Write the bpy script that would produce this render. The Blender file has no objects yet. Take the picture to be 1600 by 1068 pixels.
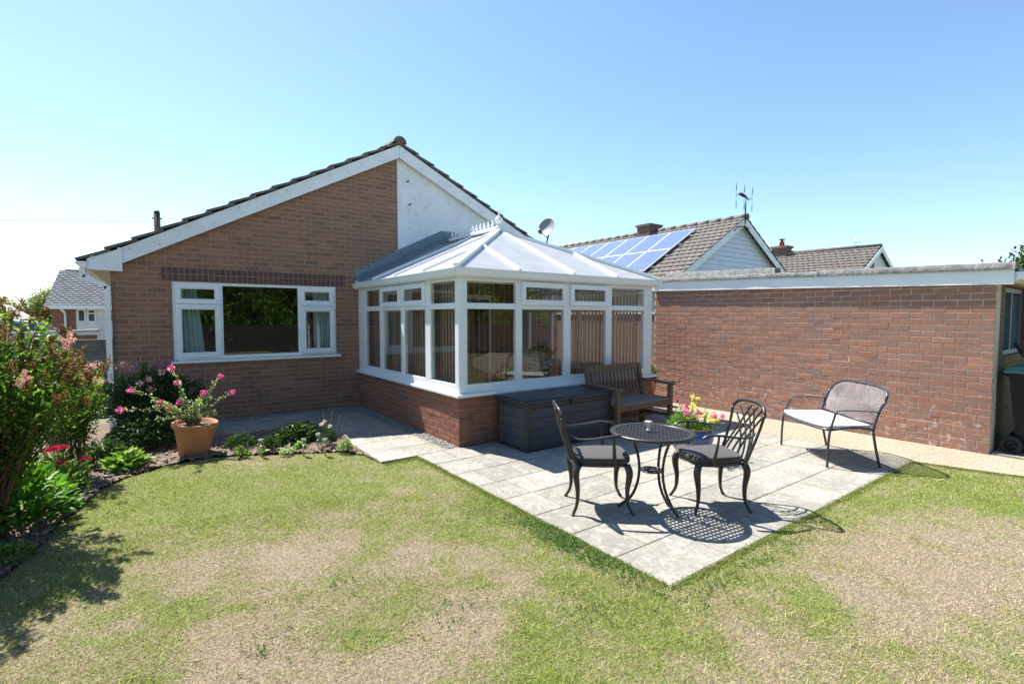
import bpy, math, random
import numpy as np
from mathutils import Vector, Matrix, noise as mnoise
R = math.radians
SC = bpy.context.scene
COL = SC.collection
rng = np.random.default_rng(7)
random.seed(7)

# ------------------------------------------------------------------ camera
cam_d = bpy.data.cameras.new('camera'); cam = bpy.data.objects.new('camera', cam_d); COL.objects.link(cam)
cam_d.sensor_width = 36; cam_d.lens = 777.0/1600*36; cam_d.clip_start = 0.05; cam_d.clip_end = 3000
cam.location = (0, 0, 1.6); cam.rotation_euler = (R(90)-math.atan(39/777.), 0, -math.atan(568/777.8))
SC.camera = cam
# ------------------------------------------------------------------ light
SX, SY = .17, -.63                      # shadow offset per metre of height
SUN_EL = math.atan(1/math.hypot(SX, SY)); SUN_AZ = math.atan2(-SX, -SY)   # azimuth from +Y towards +X
w = bpy.data.worlds.new('World'); SC.world = w; w.use_nodes = True
nt = w.node_tree; bg = nt.nodes['Background']
sky = nt.nodes.new('ShaderNodeTexSky'); sky.sky_type = 'NISHITA'; sky.sun_disc = False
sky.sun_elevation = SUN_EL; sky.sun_rotation = SUN_AZ
sky.air_density = 1.0; sky.dust_density = .25; sky.ozone_density = 1.0; sky.altitude = 0
tint = nt.nodes.new('ShaderNodeMix'); tint.data_type = 'RGBA'; tint.blend_type = 'MULTIPLY'; tint.inputs[0].default_value = 1
tint.inputs[7].default_value = (.92, 1.02, 1.06, 1); nt.links.new(sky.outputs[0], tint.inputs[6])
nt.links.new(tint.outputs[2], bg.inputs[0]); bg.inputs[1].default_value = .086
sd = bpy.data.lights.new('sun', 'SUN'); sun = bpy.data.objects.new('sun', sd); COL.objects.link(sun)
sd.energy = 5.0; sd.angle = R(.53); sd.color = (1, .95, .87)
sun.rotation_euler = Vector((SX, SY, -1)).to_track_quat('-Z', 'Y').to_euler()
SC.view_settings.view_transform = 'Standard'; SC.view_settings.look = 'None'
SC.view_settings.gamma = 1; SC.view_settings.exposure = 1.36
try:
    SC.cycles.transparent_max_bounces = 24; SC.cycles.max_bounces = 8
    SC.cycles.sample_clamp_indirect = 6
except Exception: pass

# ------------------------------------------------------------------ material helpers
class NT:
    def __init__(s, name):
        s.m = bpy.data.materials.new(name); s.m.use_nodes = True
        s.t = s.m.node_tree; s.b = s.t.nodes['Principled BSDF']; s.out = s.t.nodes['Material Output']
    def n(s, typ, **kw):
        x = s.t.nodes.new(typ)
        for k, v in kw.items():
            if k.startswith('i_'):
                key = k[2:]; key = int(key) if key.isdigit() else key.replace('_', ' ')
                x.inputs[key].default_value = v
            else: setattr(x, k, v)
        return x
    def l(s, a, b): s.t.links.new(a, b)
    def math(s, op, a, b=None, c=None):
        x = s.n('ShaderNodeMath', operation=op)
        for i, v in enumerate((a, b, c)):
            if v is None: continue
            if hasattr(v, 'node'): s.l(v, x.inputs[i])
            else: x.inputs[i].default_value = v
        return x.outputs[0]
    def mix(s, f, a, b, typ='MIX'):
        x = s.n('ShaderNodeMix', data_type='RGBA', blend_type=typ)
        for i, v in ((0, f), (6, a), (7, b)):
            if hasattr(v, 'node'): s.l(v, x.inputs[i])
            elif i == 0: x.inputs[0].default_value = v
            else: x.inputs[i].default_value = (*v[:3], 1)
        return x.outputs[2]
    def noise(s, scale, detail=4, vec=None, rough=.55, dist=0):
        x = s.n('ShaderNodeTexNoise', i_Scale=scale, i_Detail=detail, i_Roughness=rough, i_Distortion=dist)
        if vec is not None: s.l(vec, x.inputs['Vector'])
        return x.outputs[0]
    def ramp(s, f, pts):
        x = s.n('ShaderNodeValToRGB'); e = x.color_ramp.elements
        while len(e) < len(pts): e.new(.5)
        for q, (p, c) in zip(e, pts): q.position = p; q.color = (*(c if hasattr(c, '__len__') else (c, c, c)), 1)
        s.l(f, x.inputs[0]); return x.outputs[0]
    def pos(s): return s.n('ShaderNodeNewGeometry').outputs['Position']
    def obj(s): return s.n('ShaderNodeTexCoord').outputs['Object']
    def attr(s, name='tint'): return s.n('ShaderNodeAttribute', attribute_name=name)
    def bump(s, h, strength=.3, dist=.01):
        x = s.n('ShaderNodeBump', i_Strength=strength, i_Distance=dist); s.l(h, x.inputs['Height']); s.l(x.outputs[0], s.b.inputs['Normal']); return x
    def set(s, col=None, rough=None, metal=None, spec=None):
        if col is not None:
            if hasattr(col, 'node'): s.l(col, s.b.inputs['Base Color'])
            else: s.b.inputs['Base Color'].default_value = (*col[:3], 1)
        if rough is not None:
            if hasattr(rough, 'node'): s.l(rough, s.b.inputs['Roughness'])
            else: s.b.inputs['Roughness'].default_value = rough
        if metal is not None: s.b.inputs['Metallic'].default_value = metal
        if spec is not None: s.b.inputs['Specular IOR Level'].default_value = spec
        return s

def simple(name, c1, c2=None, scale=6, rough=.6, bump=0, bscale=60, bdist=.004, metal=0, spec=None, stain=None):
    m = NT(name); c2 = c2 or tuple(x*.8 for x in c1)
    p = m.pos()
    f = m.ramp(m.noise(scale, 5, p), [(.35, 0), (.65, 1)])
    col = m.mix(f, c1, c2)
    if stain: col = m.mix(m.ramp(m.noise(stain[1], 6, p, .7), [(.55, 0), (.75, stain[2])]), col, stain[0])
    m.set(col, rough, metal, spec)
    if bump: m.bump(m.noise(bscale, 4, p), bump, bdist)
    return m.m

def brickmat(name, cols, mortar, vertical=False, tilt=0., mlight=None, bump=.6, effl=0., msize=.006, soft=False):
    m = NT(name); g = m.n('ShaderNodeNewGeometry')
    P = m.n('ShaderNodeSeparateXYZ'); m.l(g.outputs['Position'], P.inputs[0])
    N = m.n('ShaderNodeSeparateXYZ'); m.l(g.outputs['True Normal'], N.inputs[0])
    ax = m.math('GREATER_THAN', m.math('ABSOLUTE', N.outputs[0]), .5)
    u = m.math('ADD', m.math('MULTIPLY', P.outputs[0], m.math('SUBTRACT', 1, ax)), m.math('MULTIPLY', P.outputs[1], ax))
    v = P.outputs[2]
    if tilt: v = m.math('ADD', v, m.math('MULTIPLY', m.math('SUBTRACT', P.outputs[1], 1.34), tilt))
    wob = m.math('MULTIPLY', m.math('SUBTRACT', m.noise(7, 2, g.outputs['Position']), .5), .008)
    v = m.math('ADD', v, wob)
    if vertical: u, v = m.math('ADD', v, .02), u
    BW, BH = .225, .075
    r = m.math('FLOOR', m.math('DIVIDE', v, BH))
    uo = m.math('ADD', m.math('DIVIDE', u, BW), m.math('MULTIPLY', m.math('PINGPONG', r, 1), 0. if vertical else .5))
    c = m.math('FLOOR', uo)
    fu = m.math('MULTIPLY', m.math('FRACT', uo), BW); fv = m.math('MULTIPLY', m.math('FRACT', m.math('DIVIDE', v, BH)), BH)
    du = m.math('MINIMUM', fu, m.math('SUBTRACT', BW, fu)); dv = m.math('MINIMUM', fv, m.math('SUBTRACT', BH, fv))
    d = m.math('MINIMUM', du, dv)
    d = m.math('ADD', d, m.math('MULTIPLY', m.math('SUBTRACT', m.noise(60, 3, g.outputs['Position']), .5), .005))
    br = m.n('ShaderNodeMapRange', interpolation_type='SMOOTHSTEP', i_1=msize-.002, i_2=msize+.002); m.l(d, br.inputs[0]); brick = br.outputs[0]
    cx = m.n('ShaderNodeCombineXYZ'); m.l(c, cx.inputs[0]); m.l(r, cx.inputs[1]); m.l(ax, cx.inputs[2])
    wn = m.n('ShaderNodeTexWhiteNoise', noise_dimensions='3D'); m.l(cx.outputs[0], wn.inputs['Vector'])
    k = len(cols); cr = m.ramp(wn.outputs[0], [((i+.5)/k, c_) for i, c_ in enumerate(cols)])
    mot = m.noise(45, 5, g.outputs['Position'], .7)
    col = m.mix(m.ramp(mot, [(.3, .0), (.8, .55)]), cr, tuple(x*.55 for x in cols[0]))
    big = m.noise(1.3, 4, g.outputs['Position'])
    col = m.mix(m.ramp(big, [(.35, 0), (.7, .35)]), col, tuple(x*.7 for x in cols[1]))
    if effl:
        zb = m.n('ShaderNodeMapRange', i_1=.75, i_2=.15, i_3=0., i_4=1.); m.l(P.outputs[2], zb.inputs[0])
        e = m.math('MULTIPLY', m.ramp(m.noise(9, 6, g.outputs['Position'], .75), [(.56, 0), (.66, effl)]), zb.outputs[0])
        col = m.mix(e, col, (.55, .5, .46))
    mc = m.mix(m.noise(30, 4, g.outputs['Position']), mortar, tuple(x*.7 for x in mortar))
    m.set(m.mix(brick, mc, col), .88, spec=.25)
    if soft:
        b2 = m.n('ShaderNodeMapRange', interpolation_type='SMOOTHSTEP', i_1=.0015, i_2=.0115); m.l(d, b2.inputs[0]); brick = b2.outputs[0]
        brick = m.math('ADD', brick, m.math('MULTIPLY', wn.outputs[0], .35))
    h = m.math('ADD', brick, m.math('MULTIPLY', m.noise(120, 4, g.outputs['Position']), .35))
    m.bump(h, bump, .02 if soft else .006)
    return m.m

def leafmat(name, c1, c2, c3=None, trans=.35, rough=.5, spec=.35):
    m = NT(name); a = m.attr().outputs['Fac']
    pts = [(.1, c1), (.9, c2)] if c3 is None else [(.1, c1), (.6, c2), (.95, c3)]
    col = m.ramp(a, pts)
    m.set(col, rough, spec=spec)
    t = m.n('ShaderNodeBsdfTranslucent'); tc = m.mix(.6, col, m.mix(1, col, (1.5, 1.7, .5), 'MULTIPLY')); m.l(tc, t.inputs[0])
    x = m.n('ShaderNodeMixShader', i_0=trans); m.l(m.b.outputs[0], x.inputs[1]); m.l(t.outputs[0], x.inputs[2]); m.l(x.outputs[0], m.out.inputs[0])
    return m.m

def glassmat(name, boost=1.7, tint=(.93, .95, .95)):
    m = NT(name); m.t.nodes.remove(m.b)
    tr = m.n('ShaderNodeBsdfTransparent'); tr.inputs[0].default_value = (*tint, 1)
    gl = m.n('ShaderNodeBsdfGlossy', i_Roughness=.0); gl.inputs[0].default_value = (1, 1, 1, 1)
    f = m.n('ShaderNodeFresnel'); bf_ = m.n('ShaderNodeNewGeometry').outputs['Backfacing']; m.l(m.math('SUBTRACT', 1.5, m.math('MULTIPLY', bf_, 1.5-1/1.5)), f.inputs[0])
    k = m.math('MINIMUM', m.math('MULTIPLY', f.outputs[0], boost), 1)
    x = m.n('ShaderNodeMixShader'); m.l(k, x.inputs[0]); m.l(tr.outputs[0], x.inputs[1]); m.l(gl.outputs[0], x.inputs[2]); m.l(x.outputs[0], m.out.inputs[0])
    return m.m

M = {}
M['house_brick'] = brickmat('house_brick', [(.335, .165, .105), (.27, .137, .098), (.39, .20, .125), (.215, .12, .098), (.29, .155, .11), (.36, .17, .105)], (.36, .29, .20), bump=.5)
M['cons_brick'] = brickmat('cons_brick', [(.29, .115, .07), (.24, .10, .065), (.33, .14, .085), (.19, .09, .075), (.27, .115, .07)], (.30, .25, .19), bump=.5)
M['garage_brick'] = brickmat('garage_brick', [(.30, .135, .095), (.22, .115, .09), (.34, .17, .125), (.19, .115, .10), (.39, .16, .095), (.27, .17, .14), (.31, .135, .10), (.24, .14, .118)], (.52, .48, .43), tilt=-.009, bump=1.0, effl=.9, soft=True, msize=.0052)
M['soldier_brick'] = brickmat('soldier_brick', [(.17, .075, .06), (.12, .06, .058), (.21, .10, .075), (.10, .058, .06), (.16, .085, .072)], (.26, .21, .16), vertical=True)
M['upvc'] = simple('upvc', (.80, .82, .83), (.74, .77, .79), 3, .3, spec=.5)
M['painted_board'] = simple('painted_board', (.80, .82, .84), (.70, .73, .76), 4, .45, .1, 40, stain=((.35, .37, .38), 14, .35))
M['render'] = simple('white_render', (.78, .80, .81), (.70, .73, .75), 2.5, .85, .3, 90, stain=((.34, .37, .39), 9, .8))
M['soffit'] = simple('soffit', (.62, .58, .48), None, 5, .6)
M['tile'] = simple('roof_tile', (.10, .08, .07), (.16, .135, .115), 9, .85, .5, 80, stain=((.42, .42, .36), 16, .7))
M['tile_far'] = simple('roof_tile_far', (.10, .085, .075), (.155, .135, .12), 5, .85, .3, 60, stain=((.45, .43, .39), 11, .7))
M['tile_grey'] = simple('roof_tile_grey', (.25, .235, .225), (.36, .34, .33), 3, .85, .2, 60, stain=((.72, .72, .70), 5, .6))
M['lead'] = simple('lead', (.12, .175, .215), (.18, .235, .27), 12, .5, .3, 30, .01, metal=.2, stain=((.35, .38, .40), 20, .4))
M['felt'] = simple('felt', (.10, .105, .105), (.20, .20, .195), 10, .9, .6, 25, .02, stain=((.36, .36, .33), 30, .5))
M['glass'] = glassmat('window_glass', 1.9)
M['cons_glass'] = glassmat('conservatory_glass', 1.8)
M['dark_room'] = simple('room_wall', (.30, .27, .24), None, 2, .9)
M['curtain'] = simple('curtain', (.42, .52, .52), (.36, .46, .47), 3, .9)
M['wood'] = None
def woodmat(name, c1, c2, axis='X', rough=.75):
    m = NT(name); o = m.obj()
    mp = m.n('ShaderNodeMapping'); sc = {'X': (2, 40, 40), 'Y': (40, 2, 40), 'Z': (40, 40, 2)}[axis]
    mp.inputs['Scale'].default_value = sc; m.l(o, mp.inputs[0])
    f = m.noise(1, 6, mp.outputs[0], .65, .3)
    g = m.noise(3, 4, o)
    col = m.mix(m.ramp(f, [(.3, 0), (.7, 1)]), c1, c2); col = m.mix(m.ramp(g, [(.4, 0), (.8, .4)]), col, tuple(x*.6 for x in c1))
    m.set(col, rough); m.bump(f, .3, .003); return m.m
M['wood'] = woodmat('weathered_teak', (.185, .115, .07), (.115, .075, .05))
M['wood_z'] = woodmat('weathered_teak_upright', (.185, .115, .07), (.115, .075, .05), 'Z')
M['wood_seat'] = woodmat('weathered_seat', (.22, .175, .14), (.15, .125, .105))
M['fence_wood'] = woodmat('fence_wood', (.28, .21, .16), (.19, .15, .12), 'Z')
M['fence_dark'] = woodmat('fence_dark', (.09, .085, .085), (.06, .06, .06), 'X')
M['resin'] = simple('grey_resin', (.042, .052, .066), (.032, .04, .052), 40, .55, .35, 160, .002)
M['resin_frame'] = simple('grey_resin_frame', (.030, .028, .028), (.022, .022, .023), 20, .5)
M['resin_lid'] = simple('grey_resin_lid', (.022, .032, .042), (.018, .027, .036), 20, .45, .15, 140, .002)
def castmat():
    m = NT('cast_aluminium'); p = m.pos()
    f = m.noise(260, 4, p)
    m.set(m.mix(f, (.014, .013, .013), (.030, .028, .027)), .36, .0, .5); m.bump(f, .25, .002); return m.m
M['cast'] = castmat()
def cushionmat():
    m = NT('cushion_fabric'); p = m.pos(); f = m.noise(400, 2, p); g = m.noise(12, 4, p)
    m.set(m.mix(g, (.038, .035, .036), (.055, .05, .052)), .85, spec=.3); m.bump(f, .3, .002); m.b.inputs['Sheen Weight'].default_value = .2; return m.m
M['cushion'] = cushionmat()
M['tube'] = simple('dark_tube', (.028, .032, .045), (.04, .045, .06), 50, .35, metal=.0, spec=.6)
M['wire'] = simple('mesh_wire', (.055, .06, .08), (.08, .085, .105), 50, .45, metal=.2)
M['pad_white'] = simple('white_pad', (.66, .66, .62), (.58, .58, .54), 14, .9, .2, 90)
M['pad_edge'] = simple('pad_edge', (.36, .40, .33), None, 14, .9)
M['terracotta'] = simple('terracotta', (.52, .21, .095), (.42, .17, .085), 7, .8, .2, 50, stain=((.62, .42, .30), 9, .5))
def glazemat():
    m = NT('blue_glaze'); p = m.pos(); f = m.noise(14, 6, p, .7, 1)
    m.set(m.mix(m.ramp(f, [(.35, 0), (.7, 1)]), (.018, .045, .17), (.06, .12, .32)), .16, spec=.6); return m.m
M['glaze'] = glazemat()
M['glaze_rim'] = simple('glaze_rim', (.36, .24, .15), None, 20, .4)
M['compost'] = simple('compost', (.07, .048, .035), (.11, .08, .06), 60, .95, .8, 90, .01)
M['soil'] = simple('soil', (.20, .145, .105), (.115, .08, .06), 22, .95, .9, 70, .02, stain=((.36, .29, .23), 40, .6))
M['bark'] = simple('bark_chip', (.22, .155, .11), (.36, .29, .23), 70, .9)
M['pebble'] = simple('pebble', (.30, .29, .27), (.14, .14, .135), 30, .7)
M['bin_black'] = simple('bin_black', (.007, .008, .008), (.012, .013, .014), 12, .5, spec=.25)
M['bin_green'] = simple('bin_green', (.03, .13, .09), (.04, .15, .105), 8, .35)
M['rubber'] = simple('rubber', (.012, .012, .012), (.025, .025, .025), 40, .8)
M['dish'] = simple('dish_grey', (.24, .26, .29), (.18, .20, .23), 20, .5)
M['dark_metal'] = simple('dark_metal', (.05, .05, .055), None, 20, .5, metal=.4)
M['steel'] = simple('steel', (.55, .55, .55), None, 20, .3, metal=.9)
M['bone'] = simple('stake_wood', (.52, .42, .28), None, 20, .7)
M['clear'] = glassmat('clear_glass', 2.5, (.9, .93, .93))
M['chimney'] = brickmat('chimney_brick', [(.22, .12, .09), (.16, .10, .08), (.26, .15, .11)], (.30, .26, .22))
M['pot_red'] = simple('red_pot', (.42, .10, .06), None, 12, .8)
M['stem_brown'] = simple('stem_brown', (.16, .09, .06), (.10, .06, .045), 30, .85)
M['stem_green'] = simple('stem_green', (.10, .16, .05), None, 30, .8)
M['flower_magenta'] = leafmat('flower_magenta', (.55, .04, .30), (.80, .15, .52), trans=.3)
M['flower_pink'] = leafmat('flower_pink', (.55, .27, .36), (.72, .46, .52), trans=.3)
M['flower_dusky'] = leafmat('flower_dusky', (.22, .10, .20), (.34, .17, .30), trans=.2)
M['flower_crimson'] = leafmat('flower_crimson', (.45, .01, .08), (.65, .03, .16), trans=.2)
M['flower_red'] = leafmat('flower_red', (.70, .02, .03), (.85, .06, .05), trans=.3)
M['flower_yellow'] = leafmat('flower_yellow', (.80, .66, .10), (.88, .80, .35), trans=.3)
M['flower_white'] = leafmat('flower_white', (.70, .68, .60), (.80, .62, .58), trans=.3)
M['seed_brown'] = leafmat('seed_brown', (.15, .075, .022), (.27, .15, .045), (.42, .28, .10), trans=.15, rough=.8)
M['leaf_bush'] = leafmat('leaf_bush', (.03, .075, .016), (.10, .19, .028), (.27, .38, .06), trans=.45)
M['leaf_bright'] = leafmat('leaf_bright', (.03, .10, .015), (.10, .25, .025), (.20, .36, .05), trans=.42)
M['leaf_dark'] = leafmat('leaf_dark', (.018, .045, .014), (.04, .09, .022), (.07, .13, .035), trans=.25)
M['leaf_varieg'] = leafmat('leaf_variegated', (.10, .20, .05), (.36, .46, .20), (.62, .66, .42), trans=.3)
M['leaf_pot'] = leafmat('leaf_pot', (.05, .13, .03), (.14, .27, .05), (.38, .46, .12), trans=.35)
M['leaf_tree'] = leafmat('leaf_tree', (.10, .13, .05), (.20, .24, .09), (.32, .34, .16), trans=.3)
M['leaf_hedge'] = leafmat('leaf_hedge', (.06, .14, .02), (.14, .30, .03), (.24, .42, .06), trans=.3)
M['brass'] = simple('brass', (.5, .4, .2), None, 9, .3, metal=.8)

def paving():
    m = NT('paving_slab'); p = m.pos(); a = m.attr().outputs['Fac']
    base = m.ramp(a, [(0, (.245, .225, .19)), (.5, (.315, .293, .25)), (1, (.39, .365, .31))])
    s1 = m.noise(2.2, 6, p, .65); s2 = m.noise(30, 6, p, .7); s3 = m.noise(7, 8, p, .75, 1.2)
    c = m.mix(m.ramp(s1, [(.35, 0), (.65, .7)]), base, (.17, .175, .165))
    c = m.mix(m.ramp(s3, [(.5, 0), (.66, .75)]), c, (.43, .415, .375))
    c = m.mix(m.ramp(s2, [(.38, .6), (.58, 0)]), c, (.15, .145, .125))
    m.set(c, .85, spec=.3)
    vo = m.n('ShaderNodeTexNoise', i_Scale=11., i_Detail=9., i_Roughness=.62, i_Distortion=1.5); m.l(p, vo.inputs['Vector'])
    m.bump(m.math('ADD', vo.outputs[0], m.math('MULTIPLY', m.noise(90, 3, p), .25)), .5, .02); return m.m
M['paving'] = paving()
def aggregate():
    m = NT('aggregate_concrete'); p = m.pos()
    vo = m.n('ShaderNodeTexVoronoi', i_Scale=105.); m.l(p, vo.inputs['Vector'])
    sp = m.n('ShaderNodeSeparateColor'); m.l(vo.outputs['Color'], sp.inputs[0])
    c = m.ramp(sp.outputs[0], [(.05, (.13, .10, .07)), (.3, (.25, .20, .145)), (.6, (.33, .275, .205)), (.95, (.43, .375, .295))])
    c = m.mix(m.ramp(m.noise(1.5, 5, p), [(.4, 0), (.7, .3)]), c, (.38, .33, .27))
    m.set(c, .9, spec=.2); m.bump(vo.outputs['Distance'], .5, .006); return m.m
M['aggregate'] = aggregate()
M['joint'] = simple('sand_joint', (.24, .22, .18), (.15, .14, .10), 20, .95, .5, 80)
M['asphalt'] = simple('asphalt', (.06, .06, .06), (.09, .09, .088), 12, .9, .3, 90)
def lawnmat(name, grass=False):
    m = NT(name); p = m.pos(); a = m.attr('green').outputs['Fac']
    f = m.noise(6, 8, p, .72, .4); f2 = m.noise(60, 5, p, .75)
    k = m.math('ADD', a, m.math('MULTIPLY', m.math('SUBTRACT', f, .5), 1.0))
    if grass:
        t = m.attr('tint').outputs['Fac']
        dry = m.ramp(t, [(0, (.28, .205, .115)), (.35, (.49, .38, .225)), (.8, (.65, .53, .34)), (1, (.67, .60, .48))])
        grn = m.ramp(t, [(0, (.115, .185, .028)), (.5, (.235, .325, .048)), (1, (.44, .49, .12))])
        k = m.math('ADD', k, m.math('MULTIPLY', m.math('SUBTRACT', m.attr('rnd').outputs['Fac'], .5), .95))
    else:
        dry = m.ramp(f2, [(.35, (.12, .095, .07)), (.65, (.34, .28, .21))])
        grn = m.ramp(f2, [(.35, (.075, .088, .03)), (.65, (.21, .24, .07))])
    c = m.mix(m.ramp(k, [(.30, 0), (.68, 1)]), dry, grn)
    m.set(c, .7 if grass else .95, spec=.2)
    if grass:
        tb = m.n('ShaderNodeBsdfTranslucent'); m.l(c, tb.inputs[0])
        x = m.n('ShaderNodeMixShader', i_0=.35); m.l(m.b.outputs[0], x.inputs[1]); m.l(tb.outputs[0], x.inputs[2]); m.l(x.outputs[0], m.out.inputs[0])
    else: m.bump(f2, .8, .02)
    return m.m
M['lawn'] = lawnmat('lawn_turf'); M['grass'] = lawnmat('grass_blade', True)
def polymat():
    m = NT('polycarbonate'); m.t.nodes.remove(m.b); p = m.pos()
    col = m.ramp(m.noise(5, 5, p), [(.3, (.50, .50, .50)), (.7, (.60, .60, .60))])
    d = m.n('ShaderNodeBsdfDiffuse'); t = m.n('ShaderNodeBsdfTranslucent'); g = m.n('ShaderNodeBsdfGlossy', i_Roughness=.25)
    for q in (d, t): m.l(col, q.inputs[0])
    x = m.n('ShaderNodeMixShader', i_0=.34); m.l(d.outputs[0], x.inputs[1]); m.l(t.outputs[0], x.inputs[2])
    fr = m.n('ShaderNodeFresnel', i_IOR=1.45)
    y = m.n('ShaderNodeMixShader'); m.l(m.math('MULTIPLY', fr.outputs[0], .35), y.inputs[0]); m.l(x.outputs[0], y.inputs[1]); m.l(g.outputs[0], y.inputs[2])
    m.l(y.outputs[0], m.out.inputs[0]); return m.m
M['poly'] = polymat()
def solarmat():
    m = NT('solar_cell'); o = m.n('ShaderNodeUVMap'); sp = m.n('ShaderNodeSeparateXYZ'); m.l(o.outputs[0], sp.inputs[0])
    def cell(c, n):
        f = m.math('FRACT', m.math('MULTIPLY', c, n)); return m.math('ABSOLUTE', m.math('SUBTRACT', f, .5))
    a = cell(sp.outputs[0], 6); b = cell(sp.outputs[1], 9)
    line = m.math('GREATER_THAN', m.math('MAXIMUM', a, b), .47)
    dot = m.math('GREATER_THAN', m.math('ADD', a, b), .86)
    k = m.math('MAXIMUM', line, dot)
    m.set(m.mix(k, (.045, .085, .28), (.50, .57, .72)), .3, spec=.25); return m.m
M['solar'] = solarmat()
def blindmat():
    m = NT('blind_fabric'); p = m.pos(); t = m.n('ShaderNodeBsdfTranslucent'); t.inputs[0].default_value = (.72, .56, .40, 1)
    m.set((.56, .45, .34), .9); x = m.n('ShaderNodeMixShader', i_0=.45); m.l(m.b.outputs[0], x.inputs[1]); m.l(t.outputs[0], x.inputs[2])
    tr = m.n('ShaderNodeBsdfTransparent'); y = m.n('ShaderNodeMixShader', i_0=.22); m.l(x.outputs[0], y.inputs[1]); m.l(tr.outputs[0], y.inputs[2]); m.l(y.outputs[0], m.out.inputs[0]); return m.m
M['blind'] = blindmat()
M['cladding'] = simple('pale_cladding', (.66, .70, .80), (.60, .64, .74), 3, .5)
M['white_wall'] = simple('white_wall', (.75, .77, .78), None, 3, .8)
M['red_wall'] = M['cons_brick']
M['window_dark'] = simple('window_dark', (.05, .065, .08), (.10, .12, .14), 1.5, .1, spec=.8)
M['car_paint'] = simple('car_paint', (.55, .57, .60), None, 3, .25, metal=.5)
M['car_glass'] = simple('car_glass', (.06, .09, .12), None, 3, .08, spec=.8)
M['coping'] = simple('coping', (.55, .48, .40), (.42, .36, .30), 8, .9)
M['pole_wood'] = simple('pole_wood', (.035, .03, .03), None, 9, .9)
M['wire_black'] = simple('cable', (.06, .06, .06), None, 9, .6)
M['floor_tile'] = simple('floor_tile', (.35, .30, .25), None, 3, .5)

# ------------------------------------------------------------------ mesh helpers
def link_mesh(name, me, mat, parent=None):
    o = bpy.data.objects.new(name, me); COL.objects.link(o)
    for mm in (mat if isinstance(mat, (list, tuple)) else [mat]): me.materials.append(mm)
    if parent is not None: o.parent = parent
    return o

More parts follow.
